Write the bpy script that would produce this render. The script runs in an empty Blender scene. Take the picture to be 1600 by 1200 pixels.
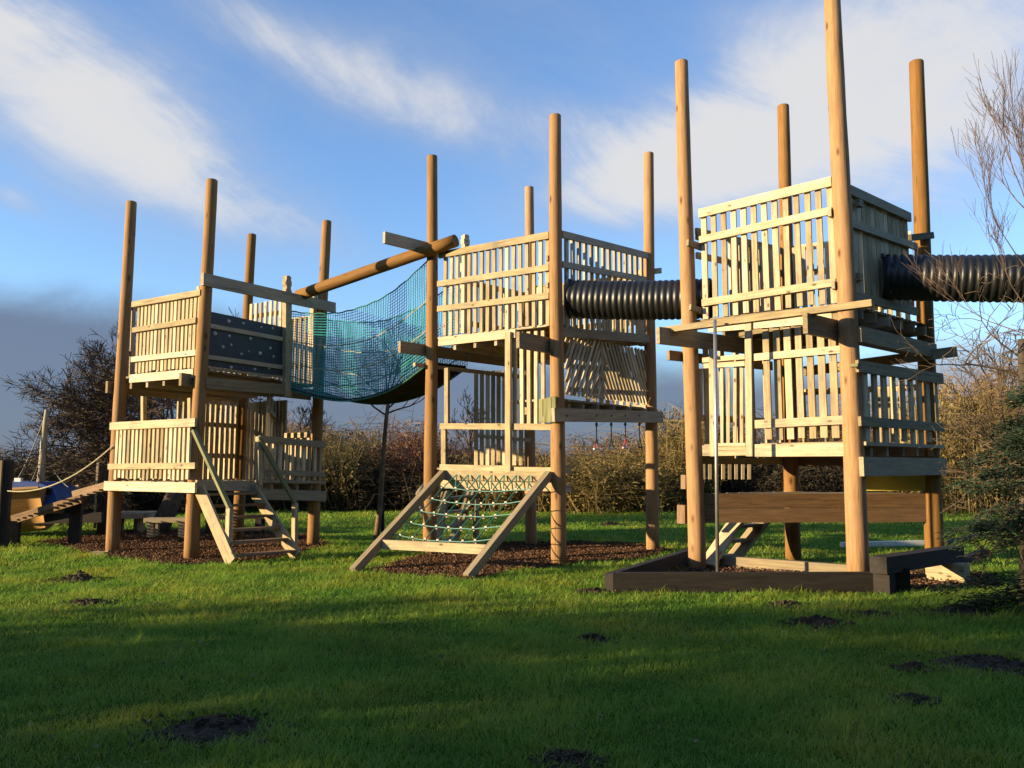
import bpy, math, random
import numpy as np
from mathutils import Vector as V, noise as mnoise
random.seed(7); np.random.seed(7)
R = random.random
def U(a, b): return random.uniform(a, b)
scene = bpy.context.scene
COL = scene.collection

# ------------------------------------------------------------------ camera
FPX, PITCH, EYE = 1290.0, math.radians(5.97), 1.5
cp, sp = math.cos(PITCH), math.sin(PITCH)
def ray(px, py):
    x = (px-800)/FPX; y = (600-py)/FPX
    return V((x, cp-y*sp, sp+y*cp))
def at(px, py, Y):
    d = ray(px, py); k = Y/d.y
    return V((d.x*k, Y, EYE+d.z*k))
def gr(px, py, z=0.0):
    d = ray(px, py); k = (z-EYE)/d.z
    return V((d.x*k, d.y*k, z))
cam = bpy.data.cameras.new('camera'); camo = bpy.data.objects.new('camera', cam); COL.objects.link(camo)
cam.sensor_width = 36; cam.lens = 36*FPX/1600; cam.clip_end = 3000; cam.clip_start = 0.05
camo.location = (0, 0, EYE); camo.rotation_euler = (math.pi/2+PITCH, 0, 0)
scene.camera = camo

# ------------------------------------------------------------------ materials
def nt(name):
    m = bpy.data.materials.new(name); m.use_nodes = True
    t = m.node_tree; t.nodes.clear()
    o = t.nodes.new('ShaderNodeOutputMaterial')
    return m, t, o
def N(t, typ, **kw):
    n = t.nodes.new(typ)
    for k, v in kw.items():
        if k.startswith('_'): setattr(n, k[1:], v)
        else:
            n.inputs[int(k[1:]) if k[0] == 'i' and k[1:].isdigit() else k].default_value = v
    return n
def ramp(t, stops):
    n = t.nodes.new('ShaderNodeValToRGB'); e = n.color_ramp.elements
    while len(e) < len(stops): e.new(0.5)
    for el, (p, c) in zip(e, stops):
        el.position = p; el.color = (c[0], c[1], c[2], 1) if hasattr(c, '__len__') else (c, c, c, 1)
    return n
def mixc(t, a, b, fac, mode='MIX'):
    n = t.nodes.new('ShaderNodeMix'); n.data_type = 'RGBA'; n.blend_type = mode
    for s, v in ((n.inputs[0], fac), (n.inputs[6], a), (n.inputs[7], b)):
        if hasattr(v, 'links') or hasattr(v, 'is_linked'): t.links.new(v, s)
        elif isinstance(v, (int, float)): s.default_value = v
        else: s.default_value = (v[0], v[1], v[2], 1)
    return n.outputs[2]
def wood(name, c1, c2, knot=0.35, weather=0.25, grey=(.20, .18, .15), rough=.8, bump=.25, crack=.8, ks=(3.4, 7, 7)):
    m, t, o = nt(name); L = t.links.new
    at_ = N(t, 'ShaderNodeAttribute', _attribute_name='bco')
    rn = N(t, 'ShaderNodeAttribute', _attribute_name='rnd')
    mp = N(t, 'ShaderNodeMapping'); mp.inputs['Scale'].default_value = (2.2, 26, 26); L(at_.outputs['Vector'], mp.inputs[0])
    g = N(t, 'ShaderNodeTexNoise', Scale=1.0, Detail=5, Roughness=.62); L(mp.outputs[0], g.inputs['Vector'])
    r1 = ramp(t, [(.32, c1), (.68, c2)]); L(g.outputs[0], r1.inputs[0])
    # weathering blotches
    n2 = N(t, 'ShaderNodeTexNoise', Scale=2.6, Detail=6, Roughness=.7); L(at_.outputs['Vector'], n2.inputs['Vector'])
    r2 = ramp(t, [(.46, 0), (.72, 1)]); L(n2.outputs[0], r2.inputs[0])
    mw = N(t, 'ShaderNodeMath', _operation='MULTIPLY'); L(r2.outputs[0], mw.inputs[0]); mw.inputs[1].default_value = weather
    c = mixc(t, r1.outputs[0], grey, mw.outputs[0])
    # knots
    mk = N(t, 'ShaderNodeMapping'); mk.inputs['Scale'].default_value = ks; L(at_.outputs['Vector'], mk.inputs[0])
    vo = N(t, 'ShaderNodeTexVoronoi', Scale=1.0); vo.inputs['Randomness'].default_value = 1; L(mk.outputs[0], vo.inputs['Vector'])
    rk = ramp(t, [(.05, 1), (.17, 0)]); L(vo.outputs['Distance'], rk.inputs[0])
    mm = N(t, 'ShaderNodeMath', _operation='MULTIPLY'); L(rk.outputs[0], mm.inputs[0]); mm.inputs[1].default_value = knot
    c = mixc(t, c, (c1[0]*.3, c1[1]*.24, c1[2]*.2), mm.outputs[0])
    # board-to-board variation
    hv = N(t, 'ShaderNodeHueSaturation'); L(c, hv.inputs['Color'])
    mr = N(t, 'ShaderNodeMapRange'); L(rn.outputs['Fac'], mr.inputs[0]); mr.inputs[3].default_value = .60; mr.inputs[4].default_value = 1.14
    L(mr.outputs[0], hv.inputs['Value'])
    mr2 = N(t, 'ShaderNodeMapRange'); L(rn.outputs['Fac'], mr2.inputs[0]); mr2.inputs[3].default_value = 1.1; mr2.inputs[4].default_value = .85
    L(mr2.outputs[0], hv.inputs['Saturation'])
    # drying cracks along the grain
    mc = N(t, 'ShaderNodeMapping'); mc.inputs['Scale'].default_value = (1.1, 34, 34); L(at_.outputs['Vector'], mc.inputs[0])
    nc = N(t, 'ShaderNodeTexNoise', Scale=1.0, Detail=3, Roughness=.5); L(mc.outputs[0], nc.inputs['Vector'])
    rc = ramp(t, [(.30, .45), (.36, 1)]); L(nc.outputs[0], rc.inputs[0])
    cc = mixc(t, hv.outputs[0], rc.outputs[0], crack, 'MULTIPLY')
    p = N(t, 'ShaderNodeBsdfPrincipled', Roughness=rough); L(cc, p.inputs['Base Color'])
    p.inputs['Specular IOR Level'].default_value = .25
    b = N(t, 'ShaderNodeBump', Strength=bump, Distance=.01); L(g.outputs[0], b.inputs['Height']); L(b.outputs[0], p.inputs['Normal'])
    L(p.outputs[0], o.inputs[0]); return m
def plain(name, c, rough=.6, var=.3, scale=8, metal=0, spec=.4, c2=None, bump=0, coord='Object'):
    m, t, o = nt(name); L = t.links.new
    tc = N(t, 'ShaderNodeTexCoord')
    n = N(t, 'ShaderNodeTexNoise', Scale=scale, Detail=6, Roughness=.65); L(tc.outputs[coord], n.inputs['Vector'])
    c2 = c2 or tuple(min(1, x*(1+var)) for x in c); c0 = tuple(x*(1-var) for x in c)
    r = ramp(t, [(.3, c0), (.7, c2)]); L(n.outputs[0], r.inputs[0])
    p = N(t, 'ShaderNodeBsdfPrincipled', Roughness=rough, Metallic=metal); L(r.outputs[0], p.inputs['Base Color'])
    p.inputs['Specular IOR Level'].default_value = spec
    if bump:
        b = N(t, 'ShaderNodeBump', Strength=bump, Distance=.02); L(n.outputs[0], b.inputs['Height']); L(b.outputs[0], p.inputs['Normal'])
    L(p.outputs[0], o.inputs[0]); return m
def leafy(name, c1, c2, trans=.3, var=.35):
    m, t, o = nt(name); L = t.links.new
    rn = N(t, 'ShaderNodeAttribute', _attribute_name='rnd')
    r = ramp(t, [(0, c1), (1, c2)]); L(rn.outputs['Fac'], r.inputs[0])
    d = N(t, 'ShaderNodeBsdfDiffuse'); tr = N(t, 'ShaderNodeBsdfTranslucent'); mx = N(t, 'ShaderNodeMixShader', Fac=trans)
    L(r.outputs[0], d.inputs[0]); L(r.outputs[0], tr.inputs[0]); L(d.outputs[0], mx.inputs[1]); L(tr.outputs[0], mx.inputs[2])
    L(mx.outputs[0], o.inputs[0]); return m
M = {}
M['slat'] = wood('pale_softwood', (.35, .265, .145), (.58, .465, .275), knot=1.0, weather=.6)
M['beam'] = wood('weathered_softwood', (.24, .185, .11), (.38, .30, .18), knot=.4, weather=.5)
M['pole'] = wood('round_pole_timber', (.235, .118, .038), (.345, .188, .066), knot=.95, weather=.22, grey=(.17, .11, .06), bump=.4, ks=(1.9, 5, 5))
M['dark'] = wood('dark_sleeper', (.014, .011, .009), (.034, .026, .019), knot=.2, weather=.4, grey=(.03, .026, .022))  # dark timber, deepened further to carry the shade over the pit edging
M['brown'] = wood('brown_plank', (.15, .085, .04), (.25, .15, .075), knot=.3, weather=.4, grey=(.12, .09, .06))
M['green'] = wood('algae_wood', (.16, .16, .06), (.30, .29, .13), knot=.2, weather=.5)
M['hullwood'] = wood('hull_plank_wood', (.40, .22, .08), (.56, .33, .14), knot=.1, weather=.2)
M['board'] = plain('climbing_board', (.020, .030, .040), .6, .25, 5)
M['hold'] = plain('resin_hold', (.5, .49, .45), .6, .2, 20)
M['net'] = plain('teal_net', (.035, .28, .29), .8, .3, 3, spec=.1)
M['rope_y'] = plain('straw_rope', (.40, .36, .22), .9, .3, 30, spec=.1)
M['rope_t'] = plain('turquoise_rope', (.11, .24, .21), .8, .25, 25, spec=.2)
M['rope_g'] = plain('dark_green_rope', (.04, .16, .115), .8, .25, 25, spec=.2)
M['tube'] = plain('black_plastic', (.009, .0095, .010), .42, .35, 3, spec=.45)
M['steel'] = plain('galvanised_steel', (.42, .42, .40), .42, .15, 12, metal=.85)
M['iron'] = plain('dark_iron', (.03, .03, .03), .5, .3, 20, metal=.6)
M['red'] = plain('red_plastic', (.30, .06, .06), .4, .15, 10)
M['grn'] = plain('green_plastic', (.03, .25, .13), .4, .15, 10)
M['blk'] = plain('dark_strap', (.02, .03, .025), .6, .2, 10)
M['clamp'] = plain('net_ferrule', (.50, .32, .22), .5, .2, 10)
M['yellow'] = plain('yellow_board', (.36, .30, .04), .6, .25, 3)
M['white'] = plain('white_paint', (.72, .70, .62), .5, .12, 6)
M['bluehull'] = plain('blue_paint', (.010, .045, .20), .5, .3, 3)
M['glass'] = plain('dark_glass', (.01, .012, .015), .15, .2, 3)
M['soil'] = plain('dark_soil', (.052, .036, .024), .95, .6, 30, bump=.8, spec=.1)
M['house'] = plain('rendered_wall', (.42, .37, .28), .8, .15, 2)
M['roof'] = plain('roof_tile', (.10, .075, .06), .8, .3, 2)
M['bark'] = plain('bark', (.07, .055, .04), .9, .45, 14, bump=.6, spec=.1)
M['bark2'] = plain('sapling_bark', (.17, .11, .065), .9, .45, 9, bump=.4, spec=.1)
M['twig'] = plain('bare_twigs', (.085, .062, .042), .9, .4, 4, spec=.1)
M['birch'] = plain('birch_twigs', (.13, .09, .068), .9, .35, 3, spec=.1)
M['conifer'] = leafy('conifer_needles', (.016, .030, .020), (.045, .065, .04), .15)

# ------------------------------------------------------------------ mesh builder
class MB:
    def __init__(s): s.v = []; s.f = []; s.b = []; s.r = []
    def add(s, vs, fs, bs, rnd=None):
        k = len(s.v); s.v += [tuple(v) for v in vs]; s.b += [tuple(b) for b in bs]
        r = R() if rnd is None else rnd
        s.r += [r]*len(vs); s.f += [tuple(i+k for i in f) for f in fs]
    def obox(s, c, ax, ay, az, hx, hy, hz, rnd=None, ch=0):
        vs, bs = [], []; o = V((U(0, 50), U(0, 50), U(0, 50)))
        for sx in (-1, 1):
            for sy in (-1, 1):
                for sz in (-1, 1):
                    vs.append(c+ax*(hx*sx)+ay*(hy*sy)+az*(hz*sz)); bs.append(o+V((hx*sx, hy*sy, hz*sz)))
        s.add(vs, [(0, 1, 3, 2), (4, 6, 7, 5), (0, 4, 5, 1), (2, 3, 7, 6), (0, 2, 6, 4), (1, 5, 7, 3)], bs, rnd)
    def board(s, p, q, h, t, nrm, rnd=None):
        """board from p to q; t = thickness along nrm, h = width across"""
        d = q-p; l = d.length; d = d/l
        a = (nrm-d*nrm.dot(d)).normalized(); b = d.cross(a)
        s.obox((p+q)/2, d, b, a, l/2, h/2, t/2, rnd)
    def tube(s, pts, rad, seg=8, cap=True, rnd=None, knobs=0):
        n = len(pts); rad = rad if hasattr(rad, '__len__') else [rad]*n
        o = V((U(0, 50), U(0, 50), U(0, 50))); vs, bs, fs = [], [], []
        up = None; ln = 0
        for i, p in enumerate(pts):
            d = (pts[min(i+1, n-1)]-pts[max(i-1, 0)])
            d = d.normalized() if d.length > 1e-9 else V((0, 0, 1))
            if up is None:
                up = V((1, 0, 0)) if abs(d.x) < .8 else V((0, 1, 0))
            up = (up-d*up.dot(d)).normalized(); w = d.cross(up)
            if i: ln += (p-pts[i-1]).length
            for k in range(seg):
                a = 2*math.pi*k/seg; rr = rad[i]
                if knobs: rr *= 1+knobs*(mnoise.noise(V((math.cos(a)*2+o.x, math.sin(a)*2, ln*3+o.y))))
                vs.append(p+up*(math.cos(a)*rr)+w*(math.sin(a)*rr)); bs.append(o+V((ln, math.cos(a)*rr, math.sin(a)*rr)))
        for i in range(n-1):
            for k in range(seg):
                k2 = (k+1) % seg
                fs.append((i*seg+k, i*seg+k2, (i+1)*seg+k2, (i+1)*seg+k))
        if cap: fs += [tuple(reversed(range(seg))), tuple(range((n-1)*seg, n*seg))]
        s.add(vs, fs, bs, rnd)
    def prism(s, poly, ex, rnd=None):
        n = len(poly); o = V((U(0, 50), U(0, 50), U(0, 50)))
        vs = list(poly)+[p+ex for p in poly]
        fs = [tuple(range(n-1, -1, -1)), tuple(range(n, 2*n))]+[(i, (i+1) % n, n+(i+1) % n, n+i) for i in range(n)]
        s.add(vs, fs, [o+v for v in vs], rnd)
    def build(s, name, mat, parent=None, smooth=False):
        root = ROOT.get(parent.name, V((0, 0, 0))) if parent else V((0, 0, 0))
        return mkobj(name, np.array(s.v, dtype=np.float32)-np.array(root, dtype=np.float32), s.f, mat, parent, smooth, s.b, s.r, root)
ROOT = {}
def mkobj(name, verts, faces, mat, parent=None, smooth=False, bco=None, rnd=None, root=None):
    me = bpy.data.meshes.new(name); me.from_pydata([tuple(map(float, v)) for v in verts], [], faces)
    if bco is not None:
        a = me.attributes.new('bco', 'FLOAT_VECTOR', 'POINT'); a.data.foreach_set('vector', np.array(bco, dtype=np.float32).ravel())
    if rnd is not None:
        a = me.attributes.new('rnd', 'FLOAT', 'POINT'); a.data.foreach_set('value', np.array(rnd, dtype=np.float32))
    me.materials.append(mat)
    if smooth: me.polygons.foreach_set('use_smooth', [True]*len(me.polygons))
    o = bpy.data.objects.new(name, me); COL.objects.link(o)
    if parent: o.parent = parent
    ROOT[o.name] = root if root is not None else V((0, 0, 0))
    return o
def fastmesh(name, verts, tris, mat, rnd=None, parent=None, root=(0, 0, 0)):
    """numpy arrays straight into one mesh; tris (n,3) or (n,4)"""
    me = bpy.data.meshes.new(name); k = tris.shape[1]
    verts = (verts-np.array(root)).astype(np.float32)
    me.vertices.add(len(verts)); me.vertices.foreach_set('co', verts.ravel())
    me.loops.add(tris.size); me.loops.foreach_set('vertex_index', tris.astype(np.int32).ravel())
    me.polygons.add(len(tris)); me.polygons.foreach_set('loop_start', np.arange(0, tris.size, k, dtype=np.int32))
    if rnd is not None:
        a = me.attributes.new('rnd', 'FLOAT', 'POINT'); a.data.foreach_set('value', rnd.astype(np.float32))
    me.materials.append(mat); me.update(calc_edges=True)
    o = bpy.data.objects.new(name, me); COL.objects.link(o)
    if parent: o.parent = parent
    ROOT[o.name] = V(root)
    return o
def tag(o, label=None, cat=None, group=None, kind=None):
    if label: o['label'] = label
    if cat: o['category'] = cat
    if group: o['group'] = group
    if kind: o['kind'] = kind
    return o
def thing(name, loc, label, cat, group=None):
    o = bpy.data.objects.new(name, None); COL.objects.link(o); o.location = loc; o.empty_display_size = .2
    ROOT[o.name] = V(loc); tag(o, label, cat, group); return o
Z = V((0, 0, 1))

# ------------------------------------------------------------------ poles and faces
class Pole:
    def __init__(s, pxb, pyb, pxt, pyt, r):
        s.base = gr(pxb, pyb); s.Y = s.base.y; s.top = at(pxt, pyt, s.Y); s.r = r
    def xy(s): return V((s.base.x, s.base.y, 0))
    def part(s, parent):
        m = MB(); n = 14; pts = []; rad = []; ph = U(0, 9)
        b0 = s.base-V((0, 0, .15))
        for i in range(n+1):
            f = i/n; p = b0.lerp(s.top, f)
            p = p+V((.012*math.sin(f*5+ph), .012*math.cos(f*4+ph), 0)); pts.append(p); rad.append(s.r*(1.10-.24*f))
        pts.append(pts[-1]+V((0, 0, .012))); rad.append(rad[-1]*.90)
        m.tube(pts, rad, 20, True, knobs=.05); o = m.build('pole', M['pole'], parent)
        me = o.data; me.polygons.foreach_set('use_smooth', [len(p.vertices) == 4 for p in me.polygons]); return o
class Face:
    """vertical plane through two ground points; u runs P->Q, n points away from inner"""
    def __init__(s, P, Q, inner=None):
        s.P = V((P.x, P.y, 0)); q = V((Q.x, Q.y, 0)); s.L = (q-s.P).length; s.d = (q-s.P)/s.L
        s.n = V((s.d.y, -s.d.x, 0))
        if inner is not None and (V((inner.x, inner.y, 0))-s.P).dot(s.n) > 0: s.n = -s.n
    def pix(s, px, py, off=0.):
        d = ray(px, py); o = V((0, 0, EYE)); p0 = s.P+s.n*off
        k = (p0-o).dot(s.n)/d.dot(s.n); return o+d*k
    def uz(s, px, py, off=0.):
        p = s.pix(px, py, off); return ((p-s.P).dot(s.d), p.z)
    def pt(s, u, z, off=0.): return s.P+s.d*u+s.n*off+Z*z
    def line(s, a, b, off=0.): return s.pix(*a, off), s.pix(*b, off)
def rail(parent, f, a, b, h, t=.045, off=.05, name='rail', mat='slat'):
    p, q = f.line(a, b, off); m = MB(); m.board(p, q, h, t, f.n); return m.build(name, M[mat], parent)
def railuz(parent, f, a, b, h, t=.045, off=.05, name='rail', mat='slat'):
    m = MB(); m.board(f.pt(*a, off), f.pt(*b, off), h, t, f.n); return m.build(name, M[mat], parent)
def slats(parent, f, px0, px1, n, w, top, bot, off=0., t=.042, name='railing', mat='slat', us=None, jit=.03):
    """vertical slats between two pixel columns; top / bot are pixel lines lying on the face"""
    def ln(a, b):
        (u1, z1), (u2, z2) = f.uz(*a, off), f.uz(*b, off); k = (z2-z1)/(u2-u1) if abs(u2-u1) > 1e-6 else 0
        return lambda u: z1+k*(u-u1)
    zt, zb = ln(*top), ln(*bot); m = MB()
    if us is None:
        ym = (top[0][1]+bot[0][1])/2; u0 = f.uz(px0, (top[0][1]+bot[0][1])/2, off)[0]; u1 = f.uz(px1, (top[1][1]+bot[1][1])/2, off)[0]
        us = [u0+(u1-u0)*i/(max(1, n-1)) for i in range(n)]
    for u in us:
        a = U(-.004, .004); o2 = off+U(-.002, .002)
        m.board(f.pt(u+a, zb(u)+U(-jit, jit)*.8, o2), f.pt(u-a+U(-.004, .004), zt(u), o2), w*U(.94, 1.06), t, f.n)
    return m.build(name, M[mat], parent)
def slatsuz(parent, f, u0, u1, n, w, zt, zb, off=0., t=.042, name='railing', mat='slat'):
    m = MB()
    for i in range(n):
        u = u0+(u1-u0)*i/max(1, n-1); a = U(-.005, .005)
        m.board(f.pt(u+a, zb+U(-.03, .01), off), f.pt(u-a, zt, off), w*U(.94, 1.06), t, f.n)
    return m.build(name, M[mat], parent)
def platform(parent, corners, z, bd, t=.035, name='deck', mat='beam', w=.14):
    """floor boards running along bd, clipped to the quadrilateral/triangle of corners"""
    bd = bd.normalized(); ac = V((-bd.y, bd.x, 0)); m = MB()
    pts = [(V((c.x, c.y, 0)).dot(bd), V((c.x, c.y, 0)).dot(ac)) for c in corners]
    lo, hi = min(p[1] for p in pts), max(p[1] for p in pts); y = lo+w/2
    while y < hi:
        xs = []
        for i in range(len(pts)):
            (x1, y1), (x2, y2) = pts[i], pts[(i+1) % len(pts)]
            if (y1-y)*(y2-y) < 0: xs.append(x1+(x2-x1)*(y-y1)/(y2-y1))
        if len(xs) >= 2 and max(xs)-min(xs) > .1:
            a, b = min(xs), max(xs); zz = z+U(-.002, .002)
            m.board(bd*a+ac*y+Z*zz, bd*b+ac*y+Z*zz, w-.012, t, Z)
        y += w
    return m.build(name, M[mat], parent)
def joists(parent, fa, fb, n, z, h=.15, t=.055, ext=.0):
    """joists between opposite faces"""
    for i in range(n):
        k = (i+.5)/n; p = fa.pt(fa.L*k, z, ext); q = fb.pt(fb.L*k, z, -.05)
        m = MB(); m.board(p, q, t, h, Z); m.build('joist', M['beam'], parent)
def carved_post(parent, p0, p1, w, axis, mat='slat'):
    """square post with a carved finial on top"""
    l = p1.z-p0.z; d = (p1-p0).normalized(); n = axis.cross(Z)
    prof = [(0, .5), (l-.34, .5), (l-.30, .5), (l-.26, .34), (l-.22, .34), (l-.18, .48), (l-.11, .48), (l-.08, .36), (l-.03, .40), (l, .22)]
    poly = [p0+axis*(-w*k)+d*z for z, k in prof]+[p0+axis*(w*k)+d*z for z, k in reversed(prof)]
    m = MB(); m.prism([q-n*(w*.3) for q in poly], n*(w*.6)); return m.build('carved_post', M[mat], parent)

A = Pole(176, 863, 204, 316, .112); B = Pole(299, 874.5, 330, 282, .112); C = Pole(370, 844, 394, 367, .112); D = Pole(488, 852, 510, 346, .112)
E = Pole(672, 867, 675.5, 245, .112); F = Pole(872, 882, 868, 181, .115); G = Pole(830, 852, 826, 293, .108); H = Pole(1019, 861, 1013.5, 240, .112)
I = Pole(1089, 890, 1065, 97, .122); J = Pole(1342, 909, 1301, -4, .132); K = Pole(1240, 876, 1223, 166, .118); Mp = Pole(1461, 887, 1431, 97, .13)
def ctr(*ps): 
    c = V((0, 0, 0))
    for p in ps: c += p.xy()
    return c/len(ps)
for nm, p in zip('ABCDEFGHIJKM', (A, B, C, D, E, F, G, H, I, J, K, Mp)): print(nm, tuple(round(x, 2) for x in p.base), 'lean', round(p.top.x-p.base.x, 2))

# ================================================================== LEFT TOWER
c1 = ctr(A, B, C, D)
T1 = thing('play_tower', c1, 'timber climbing tower with wooden stairs and black climbing wall, beside the boat', 'play tower', 'timber play towers')
for p in (A, B, C, D): p.part(T1)
AB, BD, AC, CD = Face(A.base, B.base, c1), Face(B.base, D.base, c1), Face(A.base, C.base, c1), Face(C.base, D.base, c1)
# upper level, lit face
r = slats(T1, AB, 216, 311, 17, .068, ((207, 476), (313, 457)), ((207, 584), (306, 573)), off=0)
rail(r, AB, (207, 476), (314, 457), .105, off=.055, name='top_rail'); rail(r, AB, (208, 516), (307, 500.5), .095, off=.055); rail(r, AB, (206, 562), (307, 551), .095, off=.055)
rail(T1, AB, (204, 592), (303, 583), .15, off=.05, name='fascia_board')
zU = AB.uz(255, 588, .05)[1]; zL = AB.uz(235, 760, .2)[1]; print('T1 decks', zU, zL)
quad1 = [A.base, B.base, D.base, C.base]
platform(T1, quad1, zU+.06, AB.d); platform(T1, quad1, zL+.07, AB.d)
for u in (.35, .85, 1.35, 1.85):
    m = MB(); m.board(AB.pt(u, zU-.10, .02), AB.pt(u, zU-.10, 0)+BD.d*2.7, .055, .13, Z); m.build('joist', M['beam'], T1)
# long side beams under the upper deck
m = MB(); m.board(AC.pt(-.18, AC.uz(170, 605, .16)[1], .16), AC.pt(AC.L+.2, AC.uz(170, 605, .16)[1], .16), .22, .06, AC.n); m.build('beam', M['beam'], T1)
m = MB(); m.board(BD.pt(-.25, zU-.12, -.16), BD.pt(BD.L, zU-.12, -.16), .22, .06, BD.n); m.build('beam', M['beam'], T1)
# lower level, lit face (outside the poles)
r = slats(T1, AB, 183, 295, 18, .068, ((173, 664), (306, 660)), ((173, 748), (306, 751)), off=.14)
rail(r, AB, (173, 666), (306, 660), .14, off=.18, name='top_rail'); rail(r, AB, (170, 729), (306, 727.5), .105, off=.18)
rail(T1, AB, (164, 759), (306, 762), .17, off=.18, name='fascia_board')
for px, py0, py1 in ((224.5, 617, 664), (298, 622, 660)):
    p, q = at(px, py0, 16.6 if px < 250 else 14.6), at(px, py1+8, 16.6 if px < 250 else 14.6)
    m = MB(); m.board(p, q, .08, .08, AB.n); m.build('post', M['slat'], T1)
# top cross beam over the climbing wall
rail(T1, BD, (316, 436), (523, 481), .215, .065, .155, 'beam', 'beam')
# climbing wall
def quadpanel(parent, f, pts, off, t, name, mat):
    q = [f.pix(x, y, off) for x, y in pts]; m = MB(); m.prism(q, f.n*t); return m.build(name, M[mat], parent)
cw = quadpanel(T1, BD, [(328, 487), (441, 511), (441, 589), (322, 571)], .06, .022, 'climbing_wall', 'board')
for a, b, h in (((328, 509), (441, 530), .075), ((324, 557.5), (441, 574), .075), ((325, 576), (448, 590), .04)):
    rail(cw, BD, a, b, h, .04, .10, 'rail', 'beam')
for px, py, s in ((357, 502, 1.2), (380, 505, .8), (408, 511, .7), (426, 513, .7), (335.5, 521, 1.2), (358, 525, .9), (348, 542, 1), (361, 539, .8), (377, 553, .8), (389, 549, .5), (406, 552, 1.2), (422, 544, 1), (427, 557, .8), (361, 574, 1), (398, 577, .9), (420, 575, .8), (391, 529, 1)):
    p = BD.pix(px, py, .083); m = MB(); rr = .029*s; k = 7
    ring0 = [p+BD.d*(rr*1.1*math.cos(6.283*i/k)*U(.8, 1.1))+Z*(rr*1.1*math.sin(6.283*i/k)) for i in range(k)]
    ring1 = [p+BD.n*(rr*.9)+BD.d*(rr*.7*math.cos(6.283*i/k)*U(.8, 1.1))+Z*(rr*.7*math.sin(6.283*i/k)) for i in range(k)]
    top = p+BD.n*(rr*1.2)
    m.add(ring0+ring1+[top], [(i, (i+1) % k, k+(i+1) % k, k+i) for i in range(k)]+[(k+i, k+(i+1) % k, 2*k) for i in range(k)], ring0+ring1+[top])
    m.build('climbing_hold', M['hold'], cw, True)
rail(T1, BD, (320, 598), (448, 609), .2, .06, .12, 'beam', 'beam')
carved_post(T1, BD.pix(448, 620, .12), BD.pix(448.5, 431, .12), .165, BD.d)
carved_post(T1, BD.pix(490, 600, -.02), BD.pix(491, 446, -.02), .155, BD.d)
# back faces, upper
zt = zU+1.36
r = slatsuz(T1, CD, .25, CD.L*.52, 7, .07, zt+.62, zU+.1, -.02); railuz(r, CD, (.15, zt+.35), (CD.L*.55, zt+.35), .09, off=.03); railuz(r, CD, (.15, zU+.5), (CD.L*.55, zU+.5), .09, off=.03)
r = slatsuz(T1, CD, CD.L*.6, CD.L-.2, 6, .075, zt+.16, zU+.1, -.02); railuz(r, CD, (CD.L*.55, zt+.14), (CD.L-.1, zt+.14), .09, off=.03); railuz(r, CD, (CD.L*.55, zU+.5), (CD.L-.1, zU+.5), .09, off=.03)
r = slatsuz(T1, AC, .2, AC.L-.2, 18, .072, zt+.1, zU+.1, 0); railuz(r, AC, (.1, zt+.08), (AC.L-.1, zt+.08), .1); railuz(r, AC, (.1, zU+.55), (AC.L-.1, zU+.55), .09)
m = MB(); m.board(AB.pix(310, 448, -.1), AB.pix(310, 500, -.1), .075, .03, AB.n); m.build('slat', M['slat'], r)
# back faces, lower
r = slatsuz(T1, CD, .2, CD.L*.62, 12, .075, zU-.2, zL+.1, -.02); railuz(r, CD, (.1, zL+.55), (CD.L*.62, zL+.55), .09, off=.03); railuz(r, CD, (.1, zL+1.3), (CD.L*.62, zL+1.3), .09, off=.03)
r = slatsuz(T1, CD, CD.L*.68, CD.L-.15, 6, .075, zL+1.0, zL+.1, -.02); railuz(r, CD, (CD.L*.64, zL+1.0), (CD.L, zL+1.0), .1, off=-.06, name='top_rail')
r = slatsuz(T1, AC, AC.L*.45, AC.L-.12, 12, .082, zU-.2, zL+.1, 0); railuz(r, AC, (AC.L*.4, zL+.6), (AC.L-.1, zL+.6), .09); railuz(r, AC, (AC.L*.4, zL+1.25), (AC.L-.1, zL+1.25), .09)
mid = Face(BD.pt(BD.L*.55, 0), CD.pt(CD.L*.45, 0), B.base)
r = slatsuz(T1, AC, .15, AC.L*.42, 9, .09, zL+1.0, zL+.1, 0); railuz(r, AC, (.1, zL+1.0), (AC.L*.43, zL+1.0), .1)
r = slatsuz(T1, mid, .05, mid.L-.05, 13, .085, zU-.2, zL+.1, 0, name='partition'); railuz(r, mid, (0, zL+.6), (mid.L, zL+.6), .08); railuz(r, mid, (0, zL+1.4), (mid.L, zL+1.4), .08)
# lower level beside the stairs
r = slats(T1, BD, 418, 500, 10, .072, ((405, 688), (508, 696)), ((405, 750), (505, 752)), off=.13)
rail(r, BD, (405, 686), (508, 695), .13, off=.17, name='top_rail', mat='beam'); rail(r, BD, (414, 738), (506, 741), .10, off=.17, mat='beam')
m = MB(); m.board(BD.pix(405, 758, .16), BD.pix(404.5, 682, .16), .10, .08, BD.n); m.build('newel_post', M['slat'], T1)
rail(T1, BD, (408, 772), (508, 775), .2, .06, .15, 'beam', 'beam'); rail(T1, BD, (398, 752.5), (508, 753.5), .05, .06, .15, 'floor_edge', 'beam')
rail(T1, BD, (306, 758), (409, 761), .17, .05, .14, 'fascia_board', 'beam')
for px in (425, 445, 465, 487):
    p = BD.pix(px, 761, .10); m = MB(); m.board(p, p-BD.n*1.8, .06, .11, Z); m.build('joist', M['beam'], T1)
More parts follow.
